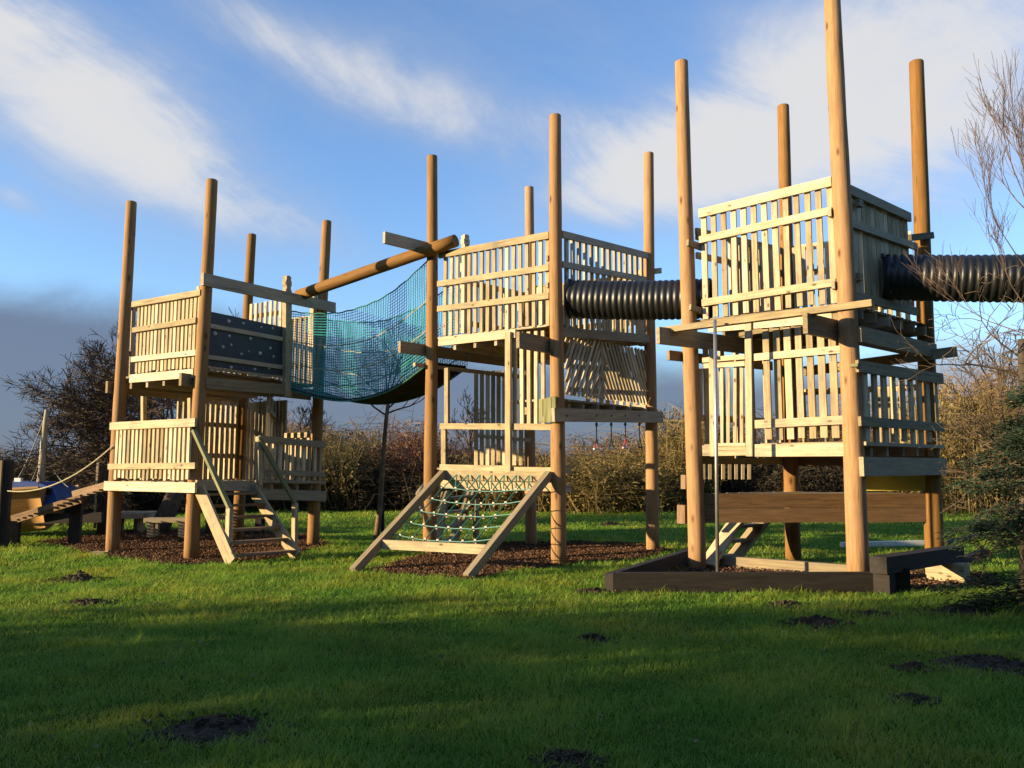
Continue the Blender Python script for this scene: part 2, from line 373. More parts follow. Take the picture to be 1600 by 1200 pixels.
# stairs
def stairs(parent, t1, t2, b1, b2, n, hand=None, name='staircase', w=.22, tread_mat='beam'):
    """t1,t2 = tops of the stringers, b1,b2 = their feet"""
    m = MB(); across = (t2-t1).normalized()
    for i in range(n):
        k = (i+.5)/n; p, q = b1.lerp(t1, k), b2.lerp(t2, k); run = (b1-t1); run.z = 0; run.normalize()
        m.board(p, q, .20, .04, Z)
    st = m.build(name, M[tread_mat], parent)
    for t, b in ((t1, b1), (t2, b2)):
        m = MB(); m.board(t, b, w, .05, across); m.build('stringer', M['slat'], st)
    if hand:
        for (h0, h1, foot) in hand:
            m = MB(); m.board(h0, h1, .09, .05, across.cross(h1-h0)); m.build('handrail', M['green'], st)
            m = MB(); m.board(foot, h1, .085, .085, across); m.build('post', M['slat'], st)
    return st
b1, b2 = gr(362, 882), gr(464, 873)
t1_ = BD.pix(312, 762, .18); t2_ = BD.pix(412, 788, .18); t2_ = t1_+BD.d*(b2-b1).length; t2_.z = t1_.z-.02; t1_.z -= .02
h1a = BD.pix(303, 672, .19); f1 = gr(356, 880); h1b = at(359, 794, f1.y)
f2 = gr(460, 862); h2b = at(461, 786, f2.y); h2a = BD.pix(406, 686, .19)
stairs(T1, t1_, t2_, b1+V((0, 0, .03)), b2+V((0, 0, .03)), 6, [(h1a, h1b, f1), (h2a, h2b, f2)], tread_mat='brown')  # darker brown wood puts the shade on these treads into their colour

# ================================================================== MIDDLE TOWER
c2 = ctr(E, F, G, H)
T2 = thing('play_tower', c2, 'timber climbing tower with sloping rope net ramp and hanging handles, between the other two', 'play tower', 'timber play towers')
for p in (E, F, G, H): p.part(T2)
EF, FH, EG, GH = Face(E.base, F.base, c2), Face(F.base, H.base, c2), Face(E.base, G.base, c2), Face(G.base, H.base, c2)
r = slats(T2, EF, 696, 856, 17, .068, ((684, 399), (860, 368)), ((684, 527), (860, 507)), off=0)
rail(r, EF, (686, 399), (858, 367.5), .12, off=.055, name='top_rail'); rail(r, EF, (684, 444), (858, 418), .105, off=.055); rail(r, EF, (684, 483), (858, 462), .105, off=.055)
for a in ((857, 404), (857, 446)):
    p = EF.pix(a[0], a[1], .06); m = MB(); m.obox(p, EF.d, Z, EF.n, .02, .045, .05); m.build('rail_block', M['beam'], r)
rail(T2, EF, (686, 534.5), (806, 521), .15, off=.05, name='fascia_board')
zU2 = EF.uz(745, 528, .05)[1]; zL2 = EF.uz(780, 732, .1)[1]; zM2 = FH.uz(950, 632, 0)[1]; print('T2 decks', zU2, zL2, zM2)
quad2 = [E.base, F.base, H.base, G.base]
platform(T2, quad2, zU2+.09, EF.d); platform(T2, [E.base, F.base, G.base], zL2, EF.d)
midq = [F.base.lerp(E.base, .38), F.base, H.base, H.base.lerp(G.base, .38)]
platform(T2, midq, zM2, EF.d, name='half_deck')
for u in (.55, 1.0, 1.45, 2.0):
    m = MB(); m.board(EF.pt(u, zU2-.10, .03), EF.pt(u, zU2-.10, 0)+FH.d*2.8, .06, .13, Z); m.build('joist', M['beam'], T2)
# beams jutting forward past the front poles
def jut(parent, f, a, b, h, off, t=.065, mat='beam', back=None):
    """beam along face f from pixel a (front end) back to pixel b; level"""
    (u0, z0), (u1, z1) = f.uz(*a, off), f.uz(*b, off); z = (z0+z1)/2 if back is None else z0
    m = MB(); m.board(f.pt(u0, z, off), f.pt(u1 if back is None else back, z, off), h, t, f.n); return m.build('beam', M[mat], parent)
jut(T2, EG, (600, 371), (706, 396), .21, .16, back=.45)
jut(T2, EG, (624, 542), (745, 560), .21, .16, back=EG.L+.2)
jut(T2, EG, (647, 569.5), (788, 590), .07, .13, back=EG.L)
jut(T2, FH, (809, 531), (862, 533), .26, -.16, back=FH.L)
# lower half of the lit face
rail(T2, EF, (688, 666), (862, 667), .105, off=.05, name='sill_rail')
for px, y0, y1, w, off in ((698.5, 575, 668, .085, .02), (794.5, 519, 738, .105, .10), (694, 668, 728, .1, -.05)):
    m = MB(); m.board(EF.pix(px, y1, off), EF.pix(px, y0, off), w, .06, EF.n); m.build('post', M['slat'], T2)
slats(T2, EF, 805, 849, 5, .066, ((800, 520), (860, 516)), ((800, 672), (860, 668)), off=0, name='slat_screen')
rail(T2, EF, (688, 730), (794, 732), .10, off=.05, name='kick_board'); rail(T2, EF, (797, 734), (862, 735), .10, off=.05, name='kick_board')
rail(T2, EF, (690, 752), (864, 756), .24, .05, .04, 'fascia_board')
# shaded face
r = slats(T2, FH, 885, 1003, 14, .075, ((880, 366), (1012, 400)), ((880, 515), (1010, 524)), off=0)
rail(r, FH, (878, 366), (1013, 400), .12, off=.055, name='top_rail', mat='beam'); rail(r, FH, (878, 413), (1009, 437), .105, off=.055, mat='beam')
rail(T2, FH, (876, 519), (1020, 530), .16, .06, .05, 'fascia_board', 'beam')
m = MB(); m.board(GH.pt(GH.L-.25, zU2+1.53, .1), GH.pt(GH.L+.25, zU2+1.53, .1), .1, .05, GH.n); m.build('rail_stub', M['slat'], T2)
# sunburst panel
sb = MB(); (uc, zc), (ua, _), (ub, _) = FH.uz(940, 533), FH.uz(884, 575), FH.uz(1018, 575)
zb = FH.uz(950, 624)[1]; ztp = FH.uz(950, 535)[1]
sb.board(FH.pt(uc, zb), FH.pt(uc, ztp), .075, .025, FH.n, .3)
tn = math.tan(math.radians(27)); Hp = ztp-zb
for sg, lim in ((-1, ua), (1, ub)):
    w_ = abs(lim-uc)
    for i in range(1, 40):
        c_ = i*.112-.06; x0 = c_-tn*Hp    # slat is at distance c_ from the centre at the bottom edge and leans in to x0 at the top
        t0, t1 = 0., 1.                     # 0 = bottom, 1 = top
        if c_ > w_: t0 = (c_-w_)/(tn*Hp)
        if x0 < 0: t1 = c_/(tn*Hp)
        if t1-t0 < .06 or t0 > 1: continue
        sb.board(FH.pt(uc+sg*(c_-tn*Hp*t0), zb+Hp*t0, U(-.008, .008)), FH.pt(uc+sg*(c_-tn*Hp*t1), zb+Hp*t1, U(-.008, .008)), .062, .025, FH.n)
sp_ = sb.build('sunburst_panel', M['slat'], T2)
rail(sp_, FH, (884, 572), (1018, 578), .08, .03, -.04); rail(sp_, FH, (884, 608), (1018, 614), .08, .03, -.04)
for px in (890, 912, 935, 960, 985, 1010):
    p = FH.pix(px, 638, .08); m = MB(); m.board(p, p-FH.n*1.0, .06, .13, Z); m.build('joist', M['beam'], T2)
hb = rail(T2, FH, (864, 648), (1034, 652), .215, .065, .16, 'beam', 'beam')
for px in (932, 955, 977, 999, 886):
    p = FH.pix(px, 649.5, .195); m = MB(); m.tube([p, p+FH.n*.012], .016, 8); m.build('bolt', M['iron'], hb)
m = MB()
for i, px in enumerate((846, 853, 859, 866)):
    m.board(EF.pix(px, 660, .16), EF.pix(px, 624-i*1.5, .16), .075, .05, EF.n)
m.build('end_boards', M['green'], T2)
m = MB(); m.board(FH.pt(-.2, zM2-.33, -.15), FH.pt(.32, zM2-.33, -.15), .08, .06, FH.n); m.build('beam', M['beam'], T2)
for z_ in (zL2-.02, zL2-.32):
    m = MB(); m.board(FH.pt(-.0, z_, .09), FH.pt(.22, z_, .09), .13, .05, FH.n); m.build('beam', M['beam'], T2)
# back faces
r = slatsuz(T2, GH, .18, GH.L-.2, 17, .07, zU2+1.45, zU2+.12, 0); railuz(r, GH, (.1, zU2+1.45), (GH.L-.1, zU2+1.45), .1); railuz(r, GH, (.1, zU2+.55), (GH.L-.1, zU2+.55), .1); railuz(r, GH, (.1, zU2+1.0), (GH.L-.1, zU2+1.0), .1)
r = slatsuz(T2, EG, .95, EG.L-.2, 12, .075, zU2+1.3, zU2+.12, 0); railuz(r, EG, (.95, zU2+1.3), (EG.L-.1, zU2+1.3), .1); railuz(r, EG, (.95, zU2+.5), (EG.L-.1, zU2+.5), .1)
carved_post(T2, EG.pix(726, 520, 0), EG.pix(727, 367, 0), .16, EG.d)
def slpx(parent, f, xs, w, y0, y1, off=0., name='slat_screen', t=.025):
    m = MB()
    for px in xs: m.board(f.pix(px, y1, off), f.pix(px, y0, off), w, t, f.n)
    return m.build(name, M['slat'], parent)
bk = Face(G.base.lerp(E.base, .25), H.base.lerp(F.base, .25), c2)
r = slpx(T2, bk, (744, 753, 762, 770.5, 779, 788, 804, 814), .085, 579, 727); rail(r, bk, (747, 681), (829, 688), .07, .03, -.04, mat='beam'); rail(r, bk, (740, 580), (829, 590), .07, .03, -.04, mat='beam')
r = slatsuz(T2, GH, GH.L*.5, GH.L-.15, 9, .075, zU2-.1, zM2+.05, 0); railuz(r, GH, (GH.L*.5, zM2+.4), (GH.L-.1, zM2+.4), .09); railuz(r, GH, (GH.L*.5, zM2+.8), (GH.L-.1, zM2+.8), .09)
# sloping rope net ramp
b1, b2 = gr(553, 895), gr(730, 905); rt1, rt2 = EF.pix(693, 741, .12), EF.pix(858, 743, .12)
nr = (rt2-rt1).cross(b1-rt1).normalized()
if nr.z < 0: nr = -nr
def rp(s, k): return rt1.lerp(rt2, s).lerp(b1.lerp(b2, s), k)
kx = .745
m = MB(); m.board(rp(.03, kx), rp(.97, kx), .06, .14, V((0, 0, 1))); ramp_o = m.build('climbing_ramp', M['slat'], T2)
m = MB(); m.board(rp(0, -.01)-V((0, 0, .03)), rp(1, -.01)-V((0, 0, .03)), .05, .17, V((0, 0, 1))); m.build('header_board', M['slat'], ramp_o)
for s in (0, 1):
    m = MB(); m.board(rp(s, 0)+nr*.02, rp(s, 1)+nr*.02, .10, .13, nr); m.build('side_beam', M['beam'], ramp_o)
m = MB(); cl = MB(); rows = [.13, .27, .40, .52, .645]
def sag(s): return nr*(-.10*4*s*(1-s))
for k in rows: m.tube([rp(.03+.94*i/12, k)+sag(i/12)*U(.9, 1.1) for i in range(13)], .0085, 6)
m.build('rope', M['rope_t'], ramp_o); m = MB()
nx = 7
for i in range(nx):
    s0 = .14+.8*(i+.1)/nx
    for sg in (-1, 1):
        pts = []; s, k = s0, .0
        pts.append(rp(s, .015)+nr*.02)
        ks = [.13]+([] if sg > 0 else rows[1:]+[.735])
        for j, kk in enumerate(ks):
            s2 = min(.985, max(.02, s0+(.055 if sg > 0 else -.055-.0*j))) if j == 0 else s2
            pts.append(rp(s2, kk)+sag(s2)+nr*.006); cl_ok = True
            if sg < 0: cl = MB(); cl.obox(rp(s2, kk)+sag(s2), EF.d, Z, nr, .018, .018, .018); cl.build('rope_clamp', M['clamp'], ramp_o)
        m.tube(pts, .011, 6)
m.build('rope', M['rope_g'], ramp_o)
# back stairs of the middle tower
eg0 = EG.pt(1.15, 1.25, .1); eg1 = EG.pt(1.95, 1.25, .1)
b1, b2 = gr(684, 838), gr(712, 848)
b1 = eg0+EG.n*1.0; b1.z = .03; b2 = eg1+EG.n*1.0; b2.z = .03
st = stairs(T2, at(697, 768, 15.9), at(738, 764, 16.4), V((at(680, 828, 15.5).x, 15.5, .04)), V((at(705, 845, 16.3).x, 16.3, .04)), 4)
for a, b in (((652, 770), (668, 825)), ((668, 752), (652, 772))):
    m = MB(); m.board(at(*a, 15.6), at(*b, 15.6), .07, .05, EF.n); m.build('handrail', M['slat'], st)
m = MB(); m.board(at(744, 780, 16.6), V((at(744, 846, 16.6).x, 16.6, 0)), .09, .09, EF.n); m.build('post', M['beam'], st)

# ================================================================== RIGHT TOWER
c3 = ctr(I, J, K, Mp)
T3 = thing('play_tower', c3, 'tallest timber climbing tower with steel sliding pole, nearest tower above the sleeper edged pit', 'play tower', 'timber play towers')
for p in (I, J, K, Mp): p.part(T3)
IJ, JM, IK, KM = Face(I.base, J.base, c3), Face(J.base, Mp.base, c3), Face(I.base, K.base, c3), Face(K.base, Mp.base, c3)
r = slats(T3, IJ, 1101.5, 1300, 13, .082, ((1091, 335), (1297, 284)), ((1100, 499), (1303, 473)), off=0, jit=.02)
rail(r, IJ, (1092, 334), (1299, 283.5), .14, off=.055, name='top_rail'); rail(r, IJ, (1093, 375), (1300, 329), .11, off=.055); rail(r, IJ, (1097, 473.5), (1306, 441), .11, off=.055)
# short blocks tying the railings to the poles
for f, a, b, h in ((IK, (1074, 379), (1104, 389), .1), (IK, (1078, 480), (1104, 489), .09), (IK, (1088, 368), (1094, 370), .12)):
    rail(r, f, a, b, h, .05, -.16 if a[0] < 1085 else -.05, 'tie_block', 'beam')
for px, py in ((1297.5, 333), (1303, 446)):
    p = IJ.pix(px, py, .085); m = MB(); m.obox(p, IJ.d, Z, IJ.n, .022, .055, .045); m.build('tie_block', M['beam'], r)
zU3 = IJ.uz(1200, 494, 0)[1]; zL3 = IJ.uz(1250, 700, .0)[1]; print('T3 decks', zU3, zL3)
quad3 = [I.base, J.base, Mp.base, K.base]
platform(T3, quad3, zU3+.05, IJ.d); platform(T3, quad3, zL3+.06, IJ.d)
rail(T3, IJ, (1108, 513), (1300, 497), .13, .05, .05, 'fascia_board')
jut(T3, IK, (1028, 524), (1110, 540), .25, -.17, .07, back=IK.L)
jut(T3, IK, (1044, 555), (1070, 560), .15, .14, .06, back=IK.L*.9)
jut(T3, JM, (1258, 505), (1330, 527), .28, -.19, .07, back=JM.L)
(uo1, zo1), (uo2, zo2) = IJ.uz(1036, 510, .68), IJ.uz(1362, 479, .68)
m = MB(); m.board(IJ.pt(uo1, (zo1+zo2)/2-.03, .62), IJ.pt(uo2, (zo1+zo2)/2+.03, .62), .13, .09, V((0, 0, 1))); m.build('outrigger_plank', M['slat'], T3)
m = MB(); fb = gr(1121.5, 905); ft = at(1117, 500, fb.y); m.tube([fb, ft], .026, 12); m.build('sliding_pole', M['steel'], T3, True)
# lower level lit face
r = slats(T3, IJ, 1199, 1303, 7, .095, ((1178, 505), (1312, 500)), ((1178, 687), (1318, 685)), off=0, jit=.02)
rail(r, IJ, (1178, 558.5), (1313, 546), .105, off=.05); rail(r, IJ, (1180, 663), (1319, 656), .12, off=.05)
m = MB(); m.board(IJ.pix(1171.5, 713, .08), IJ.pix(1169.5, 503, .08), .098, .06, IJ.n); m.build('post', M['slat'], T3)
m = MB(); m.board(IJ.pix(1114, 713, .05), IJ.pix(1112, 545, .05), .075, .06, IJ.n); m.build('post', M['slat'], T3)
slpx(T3, IJ, (1128, 1138, 1148.5, 1159), .05, 575, 694, -.02)
slpx(T3, IJ, (1095,), .06, 576, 656, -.05, 'slat')
r2 = rail(T3, IJ, (1098, 563), (1164, 557.5), .075, off=.02); rail(T3, IJ, (1100, 572), (1164, 568), .075, off=.02)
rail(T3, IJ, (1178, 704), (1322, 702.5), .18, .05, .05, 'fascia_board'); rail(T3, IJ, (1122, 704), (1166, 703), .16, .05, .05, 'fascia_board'); rail(T3, IJ, (1096, 704), (1110, 704), .16, .05, .0, 'fascia_board', 'beam')
rail(T3, IJ, (1122, 695), (1166, 695), .05, .09, .06, 'step_board')
# shaded face
r = slats(T3, JM, 1336, 1417, 13, .118, ((1330, 297), (1421, 339)), ((1338, 465), (1425, 482)), off=0, t=.025)
rail(r, JM, (1326, 296), (1422, 340), .14, off=.055, name='top_rail', mat='beam'); rail(r, JM, (1330, 349), (1432, 386), .11, off=.055, mat='beam'); rail(r, JM, (1336, 463), (1432, 487), .12, off=.055, mat='beam')
p = JM.pix(1342, 316, .0); m = MB(); m.obox(JM.pix(1342, 318, .09), JM.d, Z, JM.n, .06, .05, .04); m.build('tie_block', M['beam'], r)
m = MB(); m.obox(JM.pix(1342, 433, .05), JM.d, Z, JM.n, .06, .05, .04); m.build('tie_block', M['beam'], r)
m = MB(); q = at(1438, 370, Mp.Y-.19); m.board(q-V((.2, .0, .02)), q+V((.2, -.02, .02)), .1, .05, V((0, 1, 0))); m.build('tie_block', M['beam'], r)
jut(T3, JM, (1342, 522), (1430, 548), .22, .15, .065, back=JM.L+.05)
for k in range(6):
    p = JM.pt(JM.L*(.08+.17*k), zU3-.09, .12); m = MB(); m.board(p, p-JM.n*2.3, .06, .14, Z); m.build('joist', M['beam'], T3)
m = MB(); q0, q1 = KM.pt(.3, zU3-.62, -.15), KM.pt(KM.L+.5, zU3-.62, -.15); q1 = at(1496, 549, q1.y); m.board(q0, q1, .16, .06, KM.n); m.build('beam', M['beam'], T3)
r = slats(T3, JM, 1352, 1462, 9, .115, ((1341, 573), (1472, 592)), ((1350, 690), (1470, 694)), off=.13)
rail(r, JM, (1339, 572), (1472, 592), .165, off=.175, name='top_rail', mat='beam'); rail(r, JM, (1343, 658), (1474, 668), .13, off=.175, mat='beam')
m = MB(); m.obox(JM.pix(1336, 571, .2), JM.d, Z, JM.n, .05, .02, .06); m.build('cap_block', M['green'], r)
rail(T3, JM, (1350, 693), (1472, 698), .05, .06, .15, 'floor_edge', 'beam')
rail(T3, JM, (1346, 729), (1476, 729), .26, .065, .17, 'beam', 'beam')
for px in (1362, 1387, 1412, 1434, 1458):
    p = JM.pix(px, 706, .10); m = MB(); m.board(p, p-JM.n*2.2, .06, .13, Z); m.build('joist', M['beam'], T3)
# back faces
r = slatsuz(T3, KM, .2, KM.L-.2, 14, .08, zU3+1.55, zU3+.1, 0); railuz(r, KM, (.1, zU3+1.55), (KM.L-.1, zU3+1.55), .1); railuz(r, KM, (.1, zU3+1.1), (KM.L-.1, zU3+1.1), .1); railuz(r, KM, (.1, zU3+.4), (KM.L-.1, zU3+.4), .1)
r = slatsuz(T3, IK, .95, IK.L-.2, 10, .08, zU3+1.5, zU3+.1, 0); railuz(r, IK, (.2, zU3+1.55), (IK.L-.1, zU3+1.55), .1); railuz(r, IK, (.2, zU3+1.15), (IK.L-.1, zU3+1.15), .1)
r = slatsuz(T3, KM, .25, KM.L-.2, 11, .075, zL3+1.0, zL3+.1, 0); railuz(r, KM, (.1, zL3+1.0), (KM.L-.1, zL3+1.0), .1); railuz(r, KM, (.1, zL3+.4), (KM.L-.1, zL3+.4), .1)
r = slatsuz(T3, IK, .3, IK.L-.2, 6, .09, zU3-.15, zL3+.1, 0); railuz(r, IK, (.1, zL3+.5), (IK.L-.1, zL3+.5), .1)
m = MB(); m.board(KM.pt(0, zL3-.14, .1), KM.pt(KM.L, zL3-.14, .1), .2, .06, KM.n); m.build('beam', M['brown'], T3)
m = MB(); m.board(IK.pt(.1, zL3-.12, .1), IK.pt(IK.L, zL3-.12, .1), .2, .06, IK.n); m.build('beam', M['beam'], T3)
# triangular low deck with a deep brown front
IM = Face(I.base, Mp.base, K.base)
zd = IM.uz(1250, 771, .1)[1]; zd0 = IM.uz(1250, 817, .1)[1]; hh = (zd-zd0)/2
fr = MB()
for k in range(2): fr.board(IM.pt(.0, zd-hh*(k+.5), .03), IM.pt(IM.L, zd-hh*(k+.5), .03), hh-.006, .045, IM.n)
dk = platform(T3, [I.base, Mp.base, K.base], zd-.02, IM.d, name='low_deck', mat='beam')
fr.build('front_board', M['brown'], dk)
m = MB(); m.board(at(1066, 789, 13.0), at(1066, 818, 13.0), .13, .1, IJ.n); m.build('post', M['brown'], T3)
m = MB(); m.board(at(1069, 742, 13.2), at(1069, 764, 13.2), .08, .08, IJ.n); m.build('post', M['brown'], T3)
yp = quadpanel(T3, KM, [(1352, 736), (1446, 736), (1446, 767), (1352, 767)], -.12, .03, 'yellow_panel', 'yellow')
slpx(T3, Face(V((2.6, 13.6, 0)), V((4.4, 13.9, 0)), c3), (1099, 1109, 1130, 1140, 1150, 1160.5, 1170.5), .055, 722, 749, 0, 'slat_screen')
# steps from the low deck
stairs(T3, at(1152, 812, 13.35), at(1196, 808, 13.75), V((at(1104, 868, 12.9).x, 12.9, .05)), V((at(1140, 872, 13.2).x, 13.2, .05)), 3, w=.3)

# ================================================================== between the towers
# net bridge
N0 = BD.pix(452, 600, .12); N1 = EG.pt(.02, 0, .13); F0 = D.xy()+BD.n*.12; F1 = EG.pt(.95, 0, .10)
fn, ff = Face(N0, N1), Face(F0, F1)
def prof(f, pts):
    us = [f.uz(*p) for p in pts]; us.sort(); xs = np.array([u for u, _ in us]); zs = np.array([z for _, z in us])
    L = f.L
    def fn_(k):
        u = k*L
        # smooth interpolation
        i = max(0, min(len(xs)-2, int(np.searchsorted(xs, u))-1)); t = (u-xs[i])/(xs[i+1]-xs[i])
        def m(j): 
            a, b = max(0, j-1), min(len(xs)-1, j+1); return (zs[b]-zs[a])/(xs[b]-xs[a])
        h = xs[i+1]-xs[i]; t2, t3 = t*t, t**3
        return float((2*t3-3*t2+1)*zs[i]+(t3-2*t2+t)*h*m(i)+(-2*t3+3*t2)*zs[i+1]+(t3-t2)*h*m(i+1))
    return fn_
floor_n = prof(fn, [(452, 606), (500, 620), (540, 624), (580, 618), (620, 602), (668, 567)])
top_n = prof(fn, [(452, 486), (490, 490), (525, 489), (560, 481), (590, 470), (625, 446), (668, 409)])
top_f = prof(ff, [(505, 499), (540, 503), (570, 504), (603, 500), (640, 487), (666, 474), (696, 452)])
cB = (N0+N1)/2; cB.z = 0
BR = thing('net_bridge', cB, 'sagging rope bridge with teal netting sides, between left and middle towers', 'rope bridge')
m = MB(); nb = 44
for i in range(nb):
    k = (i+.5)/nb; p = fn.pt(fn.L*k, floor_n(k)); q = ff.pt(ff.L*k, floor_n(k))
    k2 = k+.01; d = fn.pt(fn.L*k2, floor_n(k2))-p; up = d.cross(q-p).normalized()
    m.board(p, q, .082, .03, up)
br_floor = m.build('walkway', M['dark'], BR)
for f in (fn, ff):
    for dz in (-.03,):
        m = MB(); m.tube([f.pt(f.L*i/30, floor_n(i/30)+dz) for i in range(31)], .016, 6); m.build('cable', M['rope_g'], br_floor)
def sidenet(f, top, name):
    m = MB(); nc, nr_ = int(f.L/.046), 31
    def g(k, t):
        z0, z1 = floor_n(k), top(k); wob = .012*mnoise.noise(V((k*9, t*5, f.L)))
        return f.pt(f.L*k, z0+(z1-z0)*t, wob*4*(1-t)+.02*math.sin(k*17+t*4))
    for i in range(nc+1): m.tube([g(i/nc+.004*mnoise.noise(V((i*.7, j, 0))), j/8) for j in range(9)], .0066, 3, False)
    for j in range(1, nr_): m.tube([g(i/34, j/nr_) for i in range(35)], .0066, 3, False)
    o = m.build('side_net', M['net'], BR)
    for t, mat, rr in ((1, 'rope_g', .013), (.62, 'rope_y', .010), (.33, 'rope_y', .010), (.15, 'rope_g', .010)):
        m = MB(); m.tube([g(i/34, t) + Z*(.01*math.sin(i*1.9)) for i in range(35)], rr, 6); m.build('rope', M[mat], o)
sidenet(fn, top_n, 'n'); sidenet(ff, top_f, 'f')
# dark netting wrapped on the far left pole of the bridge
# log over the bridge
p, q = at(466, 462, 16.3), at(712, 376, 14.5)
m = MB(); pts = [p.lerp(q, i/10) for i in range(11)]; m.tube(pts, [.115]*11, 18, True, knobs=.05)
lg = m.build('round_log', M['pole']); tag(lg, 'long round log laid sloping over the net bridge between two towers', 'log')
lg.data.polygons.foreach_set('use_smooth', [len(p.vertices) == 4 for p in lg.data.polygons])
# corrugated tunnels
def tunnel(p, q, r, label):
    m = MB(); d = (q-p); L = d.length; pitch = .098; n = int(L/pitch)*6; pts, rad = [], []
    for i in range(n+1):
        f = i/n; s = (f*L/pitch) % 1
        pts.append(p.lerp(q, f)-Z*(.03*4*f*(1-f))); rad.append(r*(1-.085*(1-abs(math.sin(math.pi*s))**.6)))
    m.tube(pts, rad, 40, False); 
    inner = MB(); inner.tube([p.lerp(q, i/8) for i in range(9)], r*.88, 32, False)
    c = (p+q)/2; t = thing('tunnel_tube', c, label, 'tunnel', 'black corrugated crawl tunnels')
    o = m.build('shell', M['tube'], t, True); inner.build('lining', M['tube'], o, True)
    e = MB()
    for s in range(10):
        a = 6.283*s/10; pa = p+Z*(r*.95*math.cos(a))+V((0, 1, 0))*(r*.95*math.sin(a)); e.obox(pa, V((1, 0, 0)), V((0, 1, 0)), Z, .02, .03, .03)
    e.build('bolt', M['iron'], t)
    return t
tunnel(FH.pix(890, 467, .02), IK.pix(1112, 466, -.05), .325, 'short black ribbed tunnel between the middle and tallest towers')
p = JM.pix(1380, 433, .02); tunnel(p, at(1800, 431, p.y-1.1), .345, 'black ribbed tunnel leading off to the right behind bare twigs')
# hanging handles
lab = ('pink', 'green', 'red', 'dark green'); hm = ('red', 'grn', 'red', 'blk')
desc = ('pink triangular hanging handle, nearest the front pole', 'bright green triangular hanging handle beside the pink one', 'red triangular hanging handle beside the dark one', 'dark triangular hanging handle at the far end of the row')
for i, px in enumerate((932, 955, 977, 999)):
    p = FH.pix(px, 661, .16); sc = p.y/FPX
    t = thing('hanging_handle', p, desc[i], 'play handle', 'handles hanging under the middle tower')
    m = MB(); m.tube([p+Z*.03, p-Z*.28], .009, 6); m.tube([p+Z*.0, p-Z*.05], .022, 8); m.build('strap', M['blk'], t)
    b = p-Z*.27; tri = [b, b+FH.d*.05-Z*.12, b+FH.d*.075-Z*.17]; tri2 = [b, b-FH.d*.05-Z*.12, b-FH.d*.075-Z*.17]
    m = MB(); m.tube(tri, .011, 6); m.tube(tri2, .011, 6); m.build('triangle_frame', M[hm[i]], t)
    m = MB(); m.tube([tri[-1]+FH.d*.015, tri2[-1]-FH.d*.015], .014, 8); m.build('grip', M['white' if i in (0, 1, 2) else 'blk'], t)

# ================================================================== pit edging, beams on the lawn
pit = [gr(957, 927), gr(1406, 925), at(1395, 905, 12.0), None]
pa, pb = gr(957, 927), gr(1404, 926); pc = V((5.6, 12.3, 0)); pd = gr(1092, 880); pd.y += .25
PT = thing('pit_edging', (pa+pb)/2, 'dark timber sleeper edging round the bark pit below the tallest tower', 'edging')
def sleeper(parent, p, q, h, t, mat, name='sleeper', z0=-.02):
    m = MB(); m.board(p+Z*(h/2+z0), q+Z*(h/2+z0), t, h, Z); return m.build(name, M[mat], parent)
sleeper(PT, pa, pb, .27, .11, 'dark'); sleeper(PT, pa+V((-.04, .06, 0)), pd, .25, .11, 'dark')
pe = gr(1122, 886); pf = gr(1335, 909)
sleeper(PT, pe, pf+V((.6, .0, 0)), .2, .12, 'beam')
m = MB(); m.board(V((pb.x+.06, pb.y, -.02)), V((pb.x+.06, pb.y, .30)), .13, .12, V((0, 1, 0))); m.build('post', M['dark'], PT)
# balance beam
q0 = at(1372, 880, 10.15); q1 = at(1494, 860, 11.6); q0.z = q1.z = .36
BB = thing('balance_beam', q0.lerp(q1, .5)*1.0, 'thick square timber beam resting on a cut block beside the pit', 'timber beam')
m = MB(); m.board(q0, q1, .21, .2, Z); m.build('beam', M['dark'], BB)
q2 = q0.lerp(q1, .86)
m = MB(); dd = (q1-q0).normalized(); ac = V((-dd.y, dd.x, 0)); m.obox(V((q2.x, q2.y, .13)), ac, dd, Z, .25, .1, .13); m.build('support_block', M['slat'], BB)
m = MB(); m.obox(V((q0.x+.12, q0.y+.12, .12)), ac, dd, Z, .1, .08, .135); m.build('support_block', M['dark'], BB)
# white rail on the lawn behind
p, q = gr(1315, 857), gr(1447, 854); p.z = q.z = .07
m = MB(); m.board(p, q, .1, .1, Z); tag(m.build('white_plank', M['white']), 'narrow white plank lying on grass behind the tallest tower', 'plank')
# curved dark edging at far right
m = MB(); pts = [gr(1478, 853), gr(1500, 846), gr(1525, 840), gr(1560, 838)]; m.tube([p+Z*.05 for p in pts], .045, 8)
tag(m.build('curved_edging', M['dark']), 'thin curved dark edging strip on grass behind the balance beam', 'edging')
m = MB(); p, q = gr(1497, 884), gr(1540, 869); m.board(p+Z*.06, q+Z*.06, .12, .12, Z)
tag(m.build('timber_offcut', M['dark']), 'dark timber offcut lying on grass beyond the end of the balance beam', 'timber')

